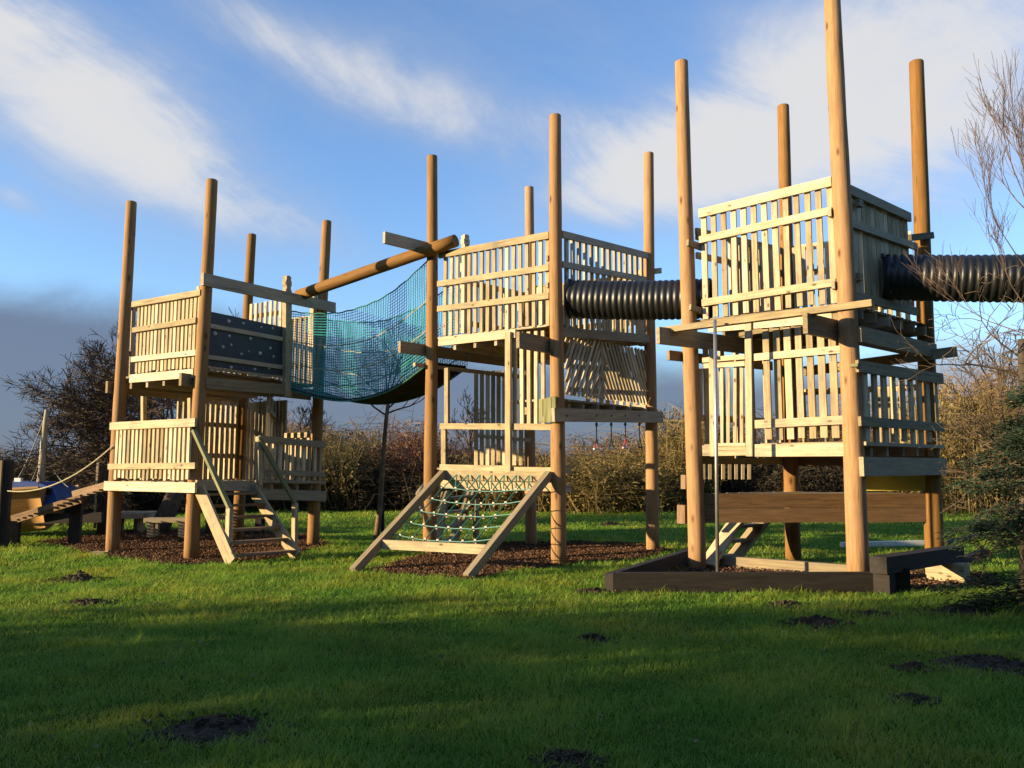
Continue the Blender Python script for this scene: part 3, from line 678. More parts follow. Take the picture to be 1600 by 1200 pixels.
# ================================================================== LEFT: ramp, boat, benches
def post(parent, p, h, w, mat='dark', name='post'):
    m = MB(); m.board(V((p.x, p.y, -.1)), V((p.x, p.y, h)), w, w, V((.3, -1, 0)).normalized()); return m.build(name, M[mat], parent)
base = gr(115, 853)
RA = thing('boarding_ramp', base, 'weathered timber ramp with rough posts rising from the boat to the left tower', 'ramp')
r0, r1 = at(20, 812, 17.0), at(128, 779, 16.4); r2 = at(166, 759, 16.0); r1b = at(112, 774, 16.5)
m = MB(); m.board(r0, r1, .17, .07, V((0, -1, 0))); m.build('side_rail', M['brown'], RA)
m = MB(); m.board(r1b+V((0, .08, 0)), r2+V((0, .08, 0)), .17, .07, V((0, -1, 0))); m.build('side_rail', M['brown'], RA)
m = MB(); s0, s1 = at(20, 808, 18.2), at(165, 756, 17.2)
for i in range(16):
    k = (i+.5)/16; m.board(r0.lerp(r2, k)-Z*.06, s0.lerp(s1, k)-Z*.06, .14, .03, Z)
m.build('walkway', M['brown'], RA)
g1 = gr(116, 852); post(RA, g1, at(116, 781, g1.y).z, .21, 'dark')
g1 = gr(158, 839); post(RA, g1, at(158, 727, g1.y).z, .17, 'dark'); 
m = MB(); m.board(V((g1.x-.13, g1.y-.05, .2)), V((g1.x-.13, g1.y-.05, at(150, 722, g1.y).z)), .05, .05, V((0, -1, 0))); m.build('stake', M['slat'], RA)
g1 = gr(2, 855); post(RA, g1, at(2, 718, g1.y).z, .2, 'dark'); post(RA, gr(18, 851), .48, .25, 'dark', 'support_block')
m = MB(); m.board(V((gr(1, 855).x-.02, gr(2, 855).y-.13, .1)), V((gr(1, 855).x-.02, gr(2, 855).y-.13, at(2, 719, 16.).z)), .07, .05, V((0, -1, 0))); m.build('stake', M['beam'], RA)
m = MB(); m.board(at(20, 812, 18.5), at(160, 808, 18.5), .22, .1, V((0, -1, 0))); m.build('bearer', M['dark'], RA)
# hand rope
p, q = at(12, 767, 16.3), at(178, 695, A.Y-.16); m = MB(); pts = []
for i in range(19):
    k = i/18; pts.append(p.lerp(q, k)-Z*(.36*4*k*(1-k)*.75))
m.tube(pts, .012, 6); tag(m.build('hand_rope', M['rope_y']), 'pale rope slung from the left tower down towards the boat', 'rope')
# boat
by = 18.7
bc = gr(60, 826); bc = V((at(55, 800, by).x, by, 0))
BO = thing('play_boat', bc, 'blue and bare wood play boat with a leaning mast, beyond the left ramp', 'boat')
def sect(x, k): return at(x, 770, by)
hull = MB(); nst = 14; rows_ = 5; vs = []; bs = []; fs = []
xL, xR = at(-190, 770, by).x, at(93, 770, by).x; zt0 = at(50, 770, by).z; 
for i in range(nst+1):
    f = i/nst; x = xL+(xR-xL)*f; hw = .95-.12*max(0, f-.6)/.4
    for j in range(2*rows_+1):
        t = (j-rows_)/rows_; zz = (zt0+.12*f*f)-(1-abs(t)**1.6)*.95; vs.append(V((x-(.25*(1-abs(t)) if f > .9 else 0), by+hw*t*(.75+.25*abs(t)), zz)))
        bs.append(V((x, t*3, zz)))
w_ = 2*rows_+1
for i in range(nst):
    for j in range(2*rows_): fs.append((i*w_+j, i*w_+j+1, (i+1)*w_+j+1, (i+1)*w_+j))
fs.append(tuple(range(w_))); fs.append(tuple(reversed(range(nst*w_, nst*w_+w_))))
hull.add(vs, fs, bs); hu = hull.build('hull', M['hullwood'], BO, True)
m = MB()
for j in (rows_*2, 0):
    m2 = [vs[i*w_+j] for i in range(nst+1)]; m.tube(m2, .05, 6)
m.build('gunwale', M['hullwood'], hu)
m = MB(); xa, xb = at(8, 760, by).x, at(112, 760, by).x; za, zb_ = at(50, 778, by).z-.15, at(50, 753, by).z
m.prism([V((xa, by-.5, za)), V((xb, by-.5, za)), V((xb-.15, by-.5, zb_-.12)), V((xb-.5, by-.5, zb_)), V((xa, by-.5, zb_+.02))], V((0, 1.0, 0))); ca = m.build('cabin', M['bluehull'], BO)
m = MB(); m.prism([V((at(82, 760, by).x, by-.52, at(82, 771, by).z)), V((at(101, 760, by).x, by-.52, at(82, 771, by).z)), V((at(100, 760, by).x, by-.51, at(82, 761, by).z)), V((at(82, 760, by).x, by-.51, at(82, 761, by).z))], V((0, .05, 0))); m.build('window', M['glass'], ca)
mb_, mt_ = at(61, 775, by), at(73, 640, by); m = MB(); m.tube([mb_.lerp(mt_, i/6) for i in range(7)], [.075, .075, .072, .07, .065, .06, .04], 10, knobs=.08); ms = m.build('mast', M['beam'], BO, True)
for a, b in (((70, 652), (27, 750)), ((62, 720), (37, 772)), ((80, 728), (120, 768))):
    m = MB(); p, q = at(*a, by), at(*b, by-.3); m.tube([p.lerp(q, i/6)-Z*(.1*4*(i/6)*(1-i/6)) for i in range(7)], .014, 5); m.build('rigging', M['blk'], ms)
m = MB(); p = at(29, 751, by-.3); m.obox(p, V((1, 0, 0)), V((0, 1, 0)), Z, .07, .05, .06); m.build('cleat', M['white'], ca)
# low platform and benches behind the left tower
def lowtable(name, label, cat, a, b, depth, z, t, legs, mat='beam', dy=.5):
    p, q = at(a, 800, depth), at(b, 800, depth); o = thing(name, V(((p.x+q.x)/2, depth, 0)), label, cat)
    m = MB(); n = max(2, int(dy/.16))
    for i in range(n): m.board(V((p.x, depth-dy/2+dy*(i+.5)/n, z)), V((q.x, depth-dy/2+dy*(i+.5)/n, z)), dy/n-.01, t, Z)
    m.build('top', M[mat], o)
    for f in legs:
        for sy in (-1, 1):
            x = p.x+(q.x-p.x)*f; m = MB(); m.board(V((x, depth+sy*dy*.32, 0)), V((x, depth+sy*dy*.32, z-t/2)), .14, .1, V((0, 1, 0))); m.build('leg', M[mat], o)
    return o
lowtable('low_platform', 'low grey plank platform on stub legs behind the left tower front pole', 'platform', 165, 240, 20.5, .42, .12, (.1, .5, .92), 'beam', 1.4)
lowtable('bench', 'short rustic plank bench beside the leaning trunk', 'bench', 230, 302, 18.6, .40, .1, (.15, .82), 'beam', .36)
lowtable('bench', 'long dark plank bench seen through the left tower stairs', 'bench', 325, 416, 19.5, .42, .08, (.06, .9), 'dark', .36)

# ================================================================== vegetation helpers
def grow(mb, p, d, L, r, lev, spread=.55, kids=3, up=.15, seg=4, bend=.18, shrink=.68, minr=.004, side=True):
    pts = [p]; rad = [r]; cur = p; dd = d.normalized()
    for i in range(3):
        dd = (dd+V((U(-bend, bend), U(-bend, bend), U(-bend, bend)+up*.33))).normalized(); cur = cur+dd*(L/3); pts.append(cur); rad.append(max(minr, r*(1-.16*(i+1))))
    mb.tube(pts, rad, max(3, seg), False)
    if lev <= 0: return
    for k in range(kids):
        f = U(.45, 1.0) if k < kids-1 else 1.0; j = min(2, int(f*3)); b = pts[j].lerp(pts[j+1], f*3-j)
        nd = (dd+V((U(-1, 1), U(-1, 1), U(-.7, .9)))*spread*1.5).normalized()
        grow(mb, b, nd, L*shrink*U(.75, 1.15), max(minr, r*.58), lev-1, spread, kids, up, 3, bend, shrink, minr)
def tree(base, label, name, trunk, tmat, cmat, limbs, lev, L0, r0, cat='tree', up=.15, spread=.55, kids=3, group=None, shrink=.68, minr=.004, bend=.18):
    t = thing(name, base, label, cat, group)
    m = MB(); m.tube(trunk[0], trunk[1], 10, True, knobs=.15); m.build('trunk', M[tmat], t, True)
    m = MB()
    for p, d in limbs: grow(m, p, d, L0*U(.8, 1.15), r0, lev, spread, kids, up, 5, bend, shrink, minr)
    m.build('crown', M[cmat], t); return t
# old bare tree behind the left tower
b = gr(243, 834); p1 = at(266, 790, b.y+.2); p2 = at(288, 742, b.y+.5); p3 = at(285, 690, b.y+.8)
limbs = []
for i in range(17):
    a = math.pi*(U(.42, 1.12) if i else .3)
    limbs.append((p2.lerp(p3, U(0, 1)), V((math.cos(a)*1.25, U(-.7, .9), abs(math.sin(a))*.75+.1))))
tree(b, 'leaning bare tree with a dense twiggy crown behind the left tower', 'bare_tree', ([b-Z*.1, p1, p2, p3], [.26, .22, .2, .13]), 'bark', 'twig', limbs, 5, 1.92, .042, kids=4, up=-.03, spread=.6, shrink=.66, minr=.0055, bend=.25)
# young tree beside the bridge
b = gr(588, 843); p1 = at(597, 740, b.y); p2 = at(603, 660, b.y); p3 = at(607, 625, b.y)
limbs = [(p3, V((U(-.9, .9), U(-.5, .5), U(.5, 1.2)))) for i in range(6)]+[(p2.lerp(p3, .6), V((.8, 0, .5))), (p2.lerp(p3, .3), V((-.7, .2, .4))), (p2.lerp(p3, .4), V((1, -.1, .25)))]
t = tree(b, 'slender young tree with few bare branches below the net bridge', 'young_tree', ([b-Z*.05, b.lerp(p1, .5)+V((.02, 0, 0)), p1, p2, p3], [.075, .06, .05, .045, .04]), 'bark2', 'twig', limbs, 2, .95, .022, kids=3, up=.2, minr=.006)
m = MB(); m.tube([b+V((.13, .05, -.1)), b+V((.12, .05, .75))], .04, 8); m.build('stake', M['dark'], t)
# bare birch-like tree at the right edge
b = V((at(1612, 760, 9.8).x, 9.8, 0)); 
tp = [b, V((b.x+.03, 9.8, 1.5)), V((at(1606, 560, 9.8).x, 9.8, at(0, 560, 9.8).z)), V((at(1610, 400, 9.8).x, 9.8, at(0, 400, 9.8).z)), V((at(1608, 330, 9.8).x, 9.8, at(0, 330, 9.8).z))]
limbs = []
for i in range(10):
    p = tp[2].lerp(tp[4], U(.15, 1)); limbs.append((p, V((U(-1, .75), U(-.5, .5), U(.35, 1.3)))))
for i in range(5): limbs.append((tp[4], V((U(-.35, .3), U(-.3, .3), 1))))
tree(b, 'slim bare tree with upright reddish twigs at the right edge', 'bare_tree', (tp, [.05, .042, .034, .026, .02]), 'bark2', 'birch', limbs, 3, .74, .008, kids=4, up=.34, spread=.33, shrink=.72, minr=.0022, bend=.12)
# tangled shrub in front of the right tower
b = V((at(1600, 800, 9.4).x, 9.4, 0)); limbs = []
for i in range(12):
    p = V((b.x+U(-.12, .5), 9.4+U(-.3, .3), U(1.0, 2.9))); limbs.append((p, V((-1, U(-.6, .5), U(-.3, .65)))))
tree(b, 'tangled grey-brown leafless shrub overhanging the right tower side', 'bare_shrub', ([b, b+V((.05, 0, 1.2)), b+V((.1, 0, 3.0))], [.1, .08, .04]), 'bark', 'twig', limbs, 4, .58, .019, cat='shrub', kids=3, up=.04, spread=.75, shrink=.72, minr=.0032, bend=.42)
# quads scattered as needles / leaves
def quadcloud(cent, dirs, ln, wd, rnd):
    n = len(cent); rv = np.random.normal(size=(n, 3)); sd = np.cross(dirs, rv); sd /= np.linalg.norm(sd, axis=1, keepdims=True)+1e-9
    ln = np.broadcast_to(ln, (n,))[:, None]; wd = np.broadcast_to(wd, (n,))[:, None]
    v = np.empty((n, 4, 3)); v[:, 0] = cent-sd*wd*.5; v[:, 1] = cent+sd*wd*.5; v[:, 2] = cent+dirs*ln+sd*wd*.22; v[:, 3] = cent+dirs*ln-sd*wd*.22
    return v.reshape(-1, 3), np.arange(n*4).reshape(n, 4), np.repeat(rnd, 4)
# evergreen at the lower right
b = V((at(1680, 960, 8.7).x, 8.7, 0)); ev = thing('evergreen', b, 'dark feathery evergreen with drooping sprays in the right corner', 'conifer')
m = MB(); m.tube([b-Z*.1, b+Z*1.4, b+Z*3.0], [.11, .08, .015], 9); m.build('trunk', M['bark'], ev, True)
cs, ds = [], []; bm_ = MB()
for i in range(105):
    z = U(.12, 2.55); a = U(0, 6.283); ln = (1.25*(1-(z/3.3)**1.5)+.12)*U(.65, 1.1); o = V((math.cos(a), math.sin(a), U(.0, .35)))
    pts = [b+Z*z]; 
    for k in range(1, 6): pts.append(b+Z*z+o*(ln*k/5)-Z*(.30*(k/5)**2*ln)+V((U(-.02, .02), U(-.02, .02), 0)))
    bm_.tube(pts, [.012, .01, .008, .006, .004, .003], 3, False)
    for k in range(270):
        f = U(.1, 1)**.7; j = min(4, int(f*5)); p = pts[j].lerp(pts[j+1], f*5-j); sp2 = .16*(1.1-f*.6)
        cs.append(p+V((U(-1, 1)*sp2, U(-1, 1)*sp2, U(-.7, .5)*sp2)))
        dv = (o*1.0+V((U(-.8, .8), U(-.8, .8), U(-.9, .3)))).normalized(); ds.append(dv)
bm_.build('branches', M['bark'], ev)
v, q, rr = quadcloud(np.array(cs), np.array(ds), np.random.uniform(.04, .09, len(cs)), .014, np.random.rand(len(cs)))
fastmesh('crown', v, q, M['conifer'], rr, ev, b)
# broadleaf trees outside the frame, whose crowns shade the near lawn
M['leaf'] = leafy('broad_leaves', (.03, .05, .015), (.06, .09, .025), .2)
def leaf_crown(parent, c, rad, n, root, size=.2, mat='leaf'):
    p = np.random.normal(size=(n, 3)); p /= np.linalg.norm(p, axis=1, keepdims=True); p *= np.random.uniform(.25, 1, (n, 1))**.6
    lump = np.array([mnoise.noise(V(tuple(x*2.2+c.x))) for x in p]); p *= (1+.35*lump)[:, None]
    cent = p*np.array(rad)+np.array(c); d = np.random.normal(size=(n, 3)); d /= np.linalg.norm(d, axis=1, keepdims=True)
    v, q, rr = quadcloud(cent, d, size, size*.8, np.random.rand(n)); return fastmesh('crown', v, q, M[mat], rr, parent, root)
SUN_AZ = math.radians(71); sdir = V((-math.sin(SUN_AZ), -math.cos(SUN_AZ), 0)); sper = V((-sdir.y, sdir.x, 0))
if sper.y > 0: sper = -sper
edge0 = V((-1.5, 10.0, 0))+sdir*19
for i, (s, r_, zc_, fw) in enumerate(((1.9, 2.3, 2.2, 0), (4.8, 3.1, 3.4, .5), (8.6, 3.6, 3.9, -.5), (12, 3.7, 4.1, .5), (15.5, 3.7, 4.0, 0), (19, 3.7, 4.2, .5), (22.5, 3.7, 4.2, 0), (26, 3.7, 4.2, 0), (7.2, 3.0, 3.6, 7), (10.6, 3.6, 4.4, 7), (14, 3.7, 4.6, 7), (17.5, 3.7, 4.6, 7))):
    c = edge0+sper*s+sdir*fw; t = thing('broadleaf_tree', c, 'round open crowned tree in the row left of the lawn, outside the picture', 'tree', 'trees shading the near lawn')
    m = MB(); m.tube([c-Z*.1, c+Z*zc_], [.2, .1], 8); m.build('trunk', M['bark'], t)
    leaf_crown(t, V((c.x, c.y, zc_)), (r_, r_, zc_*.97 if i == 0 else r_*1.1), 4200 if i else 1500, c, .24)
    leaf_crown(t, V((c.x, c.y, 1.2)), (r_*1.1, r_*1.1, 1.5), 1800, c, .24)
for i, (x, y) in enumerate(((-16, -17), (-9, -15), (-2, -16), (5, -14.5), (12, -14), (18, -9), (22, -2), (24, 6))):  # unseen trees added to block low sky light and deepen the shaded faces
    c = V((x, y, 0)); t = thing('broadleaf_tree', c, 'leafy tree added behind the viewer to block low sky light, outside the picture', 'tree', 'added trees blocking low sky light')
    m = MB(); m.tube([c-Z*.1, c+Z*5], [.25, .12], 8); m.build('trunk', M['bark'], t)
    leaf_crown(t, V((x, y, 5.2)), (4.3, 4.3, 5.0), 2600, c, .42)
# ------------------------------------------------------------------ hedge of brush behind
def brush(n, w, d, h, twigs=6, seed=0, strand=.018, fan=.5):
    """many thin upright stems with side twigs, as flat ribbons: returns verts, quads, rnd"""
    rs = np.random.RandomState(seed); V_, Q_, R_ = [], [], []; k0 = 0
    def strip(p, wd, rnd):
        nonlocal k0
        n_ = len(p); dr = np.gradient(p, axis=0); sd = np.cross(dr, rs.normal(size=3)); sd /= np.linalg.norm(sd, axis=1, keepdims=True)+1e-9
        ww = np.linspace(wd, wd*.35, n_)[:, None]; v = np.empty((n_*2, 3)); v[0::2] = p-sd*ww*.5; v[1::2] = p+sd*ww*.5
        V_.append(v); R_.append(np.full(n_*2, rnd))
        Q_.append(np.array([(k0+2*i, k0+2*i+1, k0+2*i+3, k0+2*i+2) for i in range(n_-1)])); k0 += n_*2
    t = np.linspace(0, 1, 5)[:, None]
    for i in range(n):
        b = np.array([rs.uniform(-1, 1)*w/2, rs.uniform(-1, 1)*d/2, 0]); e = 1-.35*(b[0]/(w/2))**2
        hh_ = h*e*rs.uniform(.35, 1.0)*(1.22 if rs.rand() < .12 else 1); lean = np.array([rs.normal()*fan+b[0]/w*fan, rs.normal()*fan*.7, 1])
        p = b+lean*t*hh_*np.array([.5, .5, 1])+np.array([rs.normal(), rs.normal(), -.6])*(t**2)*hh_*.16; rn_ = rs.rand()
        strip(p, strand*rs.uniform(.7, 1.4), rn_)
        for j in range(twigs):
            f = rs.uniform(.2, .95); q = b+lean*f*hh_*np.array([.5, .5, 1]); L_ = hh_*.32*rs.uniform(.4, 1)
            dv = np.array([rs.normal(), rs.normal(), rs.uniform(-.1, 1.1)]); p2 = q+dv*t[:4]*L_+np.array([0, 0, -.25])*(t[:4]**2)*L_
            strip(p2, strand*.6, min(1, max(0, rn_+rs.uniform(-.25, .25))))
    # small clinging leaves / seed heads
    return np.concatenate(V_), np.concatenate(Q_), np.concatenate(R_)
def brush_leaves(n, w, d, h, size, seed):
    rs = np.random.RandomState(seed); c = np.stack([rs.uniform(-1, 1, n)*w/2, rs.uniform(-1, 1, n)*d/2, rs.rand(n)**.8*h*.93], 1)
    c[:, 2] *= 1-.4*(c[:, 0]/(w/2))**2; c[:, 2] *= .75+.25*np.sin(c[:, 0]*2.1+seed)
    dv = rs.normal(size=(n, 3)); dv /= np.linalg.norm(dv, axis=1, keepdims=True); return quadcloud(c, dv, size, size*.45, rs.rand(n))
BR_ = {}
M['br_olive'] = leafy('olive_brush', (.07, .055, .028), (.19, .15, .06), .25)
M['br_brown'] = leafy('brown_brush', (.095, .060, .032), (.24, .152, .075), .2)
M['br_red'] = leafy('red_brush', (.10, .05, .035), (.20, .105, .065), .2)
M['br_dark'] = leafy('dark_brush', (.030, .024, .016), (.075, .06, .038), .15)
M['br_gold'] = leafy('golden_brush', (.12, .09, .035), (.27, .20, .075), .3)
def merged(specs):
    """specs: (x, y, rot, sx, sz, seed); returns arrays for one object"""
    Vs, Qs, Rs = [], [], []; k = 0
    for x, y, a, sx, sz, sd in specs:
        key = sd % 5
        if key not in BR_:
            v1, q1, r1 = brush(190, 3.4, 2.2, 3.0, 8, 20+key, .030); v2, q2, r2 = brush_leaves(3600, 3.4, 2.2, 3.0, .11, 40+key)
            BR_[key] = (np.concatenate([v1, v2]), np.concatenate([q1, q2+len(v1)]), np.concatenate([r1, r2]))
        v, q, rr = BR_[key]; ca_, sa_ = math.cos(a), math.sin(a)
        v = v*np.array([sx, sx, sz]); v = np.stack([v[:, 0]*ca_-v[:, 1]*sa_+x, v[:, 0]*sa_+v[:, 1]*ca_+y, v[:, 2]], 1)
        Vs.append(v); Qs.append(q+k); Rs.append(rr); k += len(v)
    return np.concatenate(Vs), np.concatenate(Qs), np.concatenate(Rs)
def px2(px, Y): return at(px, 735, Y).x
sp_l = []
hy = 34.0
for px in range(-260, 1980, 62):
    top = np.interp(px, [-300, 0, 60, 200, 430, 520, 640, 760, 900, 1000, 1060, 1160, 1300, 1480, 1560, 1700], [690, 700, 712, 700, 650, 640, 668, 690, 690, 680, 640, 650, 630, 590, 560, 560])
    for row in range(3):
        Y = hy+row*2.2+U(-.6, .6); zt_ = at(px, top+U(-14, 18)+(0 if row else 55), Y).z
        sp_l.append((px2(px+U(-24, 24), Y), Y, U(0, 6.28), U(.85, 1.15), zt_/2.85, random.randrange(99)))
v, q, rr = merged(sp_l); tag(fastmesh('hedgerow', v, q, M['br_brown'], rr), 'long brown winter hedgerow of bare brush across the back of the lawn', 'hedge', kind='stuff')
def bush(px, Y, ytop, sx, mat, label, seed, extra=()):
    x = px2(px, Y); zt_ = at(px, ytop, Y).z
    v, q, rr = merged([(x, Y, U(0, 6.28), sx, zt_/2.8, seed)]+[(x+dx, Y+dy, U(0, 6.28), sx*k, zt_/2.8*k, seed+i+1) for i, (dx, dy, k) in enumerate(extra)])
    o = thing('bush', V((x, Y, 0)), label, 'bush', 'bushes along the far hedge'); fastmesh('foliage', v, q, M[mat], rr, o, (x, Y, 0))
    m = MB(); m.tube([V((x, Y, -.1)), V((x+.1, Y, zt_*.5))], [.09, .03], 6); m.build('stem', M['bark'], o)
bush(535, 32.5, 655, 1.35, 'br_olive', 'rounded olive-green bush between the left tower and the young tree', 1, ((-1.6, .3, .9),))
bush(640, 33.5, 648, 1.1, 'br_red', 'rusty red twiggy bush just left of the middle tower', 3, ((1.2, .4, .85),))
bush(625, 32.0, 705, 1.5, 'br_dark', 'low dark bush below the rusty red one', 4, ((-2.4, .2, .9), (2.2, .5, .85)))
bush(775, 32.0, 700, 1.3, 'br_olive', 'olive bush seen through the middle tower window', 6)
bush(925, 31.0, 688, 1.5, 'br_gold', 'straw coloured bush below the hanging handles', 7, ((1.7, .4, 1.02), (-1.8, .5, .95)))
bush(1055, 31.5, 622, .9, 'br_gold', 'tall straw coloured bush between middle and tallest towers', 9, ((.6, .5, .8),))
bush(1490, 29.5, 590, 1.2, 'br_gold', 'golden bush right of the tallest tower', 11, ((2.2, .6, 1.05), (4.2, 1, 1.0)))
bush(1250, 32.0, 690, 1.4, 'br_dark', 'dark low bush behind the tallest tower', 12, ((2.4, .2, 1), (-2.3, .2, .95)))
bush(15, 27.5, 695, 1.1, 'br_dark', 'dark bush at the left edge behind the boat', 14, ((1.9, .6, .78), (-2.2, .4, 1.05)))
bush(150, 29.5, 700, 1.2, 'br_dark', 'dark brush below the leaning tree crown', 16, ((2.2, .4, .95), (4.4, .4, .9)))
for px, Y, yt, lb in ((735, 36, 585, 'thin bare sapling behind the middle tower window'), (470, 37, 600, 'bare sapling behind the left tower back pole'), (1570, 30, 470, 'tall bare sapling behind the right hand tunnel')):
    b = V((px2(px, Y), Y, 0)); zt_ = at(px, yt, Y).z
    tk = [b, b+Z*zt_*.35, b+Z*zt_*.6]; limbs = [(tk[1].lerp(tk[2], U(0, 1)), V((U(-.8, .8), U(-.4, .4), U(.4, 1.1)))) for i in range(9)]
    tree(b, lb, 'sapling', (tk, [.09, .07, .045]), 'bark', 'twig', limbs, 3, zt_*.17, .035, up=.15, kids=3, minr=.012)
# distant house
hx = at(48, 716, 300); HO = thing('house', V((hx.x, 300, 0)), 'small pale house far away beyond the boat mast', 'house')
w_, hz = 2.1, at(48, 716, 300).z
m = MB(); m.obox(V((hx.x, 302, hz/2)), V((1, 0, 0)), V((0, 1, 0)), Z, w_, 2.5, hz/2); wl = m.build('wall', M['house'], HO)
m = MB(); m.prism([V((hx.x-w_-.3, 299.2, hz)), V((hx.x-w_-.3, 302, hz+.6)), V((hx.x-w_-.3, 304.8, hz))], V((2*w_+.6, 0, 0))); m.build('roof', M['roof'], HO)
for dx in (-1.2, .9):
    m = MB(); m.obox(V((hx.x+dx, 299.49, hz*.72)), V((1, 0, 0)), V((0, 1, 0)), Z, .5, .04, .6); m.build('window', M['glass'], HO)
v, q, rr = merged([(px2(px, 330), 330+U(-9, 9), U(0, 6), U(8, 11), at(px, 716+U(-3, 4), 330).z/2.8, random.randrange(50)) for px in range(-200, 420, 44)])
tag(fastmesh('distant_treeline', v, q, M['br_dark'], rr), 'far dark treeline low on the horizon behind the boat', 'treeline', kind='stuff')

# ================================================================== ground
def poly_ground(name, pts, z, mat, noise_=.12, kind='structure', dome=0):
    c = sum(pts, V((0, 0, 0)))/len(pts); P = []
    for i in range(len(pts)):
        a, b = pts[i], pts[(i+1) % len(pts)]; n = max(2, int((b-a).length/.12))
        for k in range(n):
            p = a.lerp(b, k/n); w = mnoise.noise(V((p.x*2.3, p.y*2.3, 3)))*noise_+mnoise.noise(V((p.x*7, p.y*7, 8)))*noise_*.4
            P.append(p+(p-c).normalized()*w)
    vs, fs = [], []; rings = 9; n = len(P)
    for r_ in range(rings):
        f = 1-r_/rings
        for p in P:
            q = c.lerp(p, f); vs.append((q.x, q.y, z+(0 if r_ == 0 else .012+dome*(1-f)+.016*mnoise.noise(V((q.x*5, q.y*5, 0))))))
    vs.append((c.x, c.y, z+.01+dome)); k = len(vs)-1
    for r_ in range(rings-1):
        for i in range(n): fs.append((r_*n+i, r_*n+(i+1) % n, (r_+1)*n+(i+1) % n, (r_+1)*n+i))
    for i in range(n): fs.append(((rings-1)*n+i, (rings-1)*n+(i+1) % n, k))
    o = mkobj(name, vs, fs, mat, smooth=True); tag(o, kind=kind); return np.array([(p.x, p.y) for p in P])
M['mulch'] = plain('bark_mulch', (.075, .042, .026), .95, .7, 42, bump=1.0, spec=.1)
M['chip'] = leafy('bark_chips', (.05, .026, .016), (.20, .115, .065), 0)
g_ = lambda L: [gr(*p) for p in L]
bed1 = poly_ground('mulch_bed', g_([(60, 848), (170, 869), (265, 885), (370, 880), (440, 872), (515, 852), (490, 838), (400, 830), (300, 828), (180, 832)]), .006, M['mulch'])
bed2 = poly_ground('mulch_bed', g_([(573, 893), (640, 901), (735, 907), (800, 895), (900, 882), (1000, 874), (1048, 862), (1020, 852), (900, 848), (780, 849), (700, 861), (640, 874)]), .006, M['mulch'])
bed3 = poly_ground('mulch_bed', [pa+V((.06, .05, 0)), pb+V((1.5, .3, 0)), V((6.9, 12.1, 0)), V((5.6, 12.9, 0)), pd+V((.1, 0, 0))], .006, M['soil'], .06)
def inpoly(x, y, P):
    r = np.zeros(len(x), bool); n = len(P); j = n-1
    for i in range(n):
        xi, yi, xj, yj = P[i, 0], P[i, 1], P[j, 0], P[j, 1]
        c = ((yi > y) != (yj > y)) & (x < (xj-xi)*(y-yi)/(yj-yi+1e-12)+xi); r ^= c; j = i
    return r
def chips(P, n, seed, z=.02):
    rs = np.random.RandomState(seed); x = rs.uniform(P[:, 0].min()-.1, P[:, 0].max()+.1, n); y = rs.uniform(P[:, 1].min()-.1, P[:, 1].max()+.1, n)
    k = inpoly(x, y, P); x, y = x[k], y[k]; n = len(x); st_ = rs.rand(n) < .10; x = x+st_*rs.normal(0, .22, n); y = y+st_*rs.normal(0, .22, n); a = rs.uniform(0, 6.28, n); ti = rs.normal(0, .35, n)
    d = np.stack([np.cos(a)*np.cos(ti), np.sin(a)*np.cos(ti), np.sin(ti)], 1); c = np.stack([x, y, z+rs.uniform(0, .03, n)], 1)
    s = np.cross(d, np.array([0, 0, 1.])+rs.normal(0, .5, (n, 3))); s /= np.linalg.norm(s, axis=1, keepdims=True); up = np.cross(s, d)
    L = rs.uniform(.02, .06, n)[:, None]; W = rs.uniform(.008, .022, n)[:, None]; T = .006
    v = np.empty((n, 8, 3)); i = 0
    for sx in (-1, 1):
        for sy in (-1, 1):
            for sz in (-1, 1): v[:, i] = c+d*L*sx*.5*(1 if sy > 0 else .8)+s*W*sy*.5+up*T*sz*.5; i += 1
    F_ = np.array([(0, 1, 3, 2), (4, 6, 7, 5), (0, 4, 5, 1), (2, 3, 7, 6), (0, 2, 6, 4), (1, 5, 7, 3)])
    q = (np.arange(n)[:, None, None]*8+F_[None]).reshape(-1, 4); return v.reshape(-1, 3), q, np.repeat(rs.rand(n)**1.6, 8)
for P, n, s_, lb in ((bed1, 26000, 1, 'left'), (bed2, 26000, 2, 'middle'), (bed3, 9000, 3, 'pit')):
    v, q, rr = chips(P, n, s_); tag(fastmesh('bark_chips', v, q, M['chip'], rr), {'left': 'brown bark chips spread under the left tower', 'middle': 'brown bark chips spread under the rope net ramp', 'pit': 'dark bark chips inside the sleeper edged pit'}[lb], 'bark chips', kind='stuff')
# lawn base sheet
def hgt(x, y): return 0.0
m, t, o = nt('lawn_soil'); L = t.links.new
tc = N(t, 'ShaderNodeTexCoord'); n1 = N(t, 'ShaderNodeTexNoise', Scale=.9, Detail=7, Roughness=.65); L(tc.outputs['Object'], n1.inputs['Vector'])
n2 = N(t, 'ShaderNodeTexNoise', Scale=24, Detail=5, Roughness=.7); L(tc.outputs['Object'], n2.inputs['Vector'])
r1 = ramp(t, [(.3, (.040, .075, .012)), (.6, (.07, .12, .018)), (.78, (.10, .105, .026))]); L(n1.outputs[0], r1.inputs[0])
r2 = ramp(t, [(.25, .55), (.75, 1.25)]); L(n2.outputs[0], r2.inputs[0])
c = mixc(t, r1.outputs[0], r2.outputs[0], 1.0, 'MULTIPLY'); p = N(t, 'ShaderNodeBsdfDiffuse'); L(c, p.inputs[0])
b = N(t, 'ShaderNodeBump', Strength=.9, Distance=.04); L(n2.outputs[0], b.inputs['Height']); L(b.outputs[0], p.inputs['Normal']); L(p.outputs[0], o.inputs[0]); M['lawn'] = m
S = 900
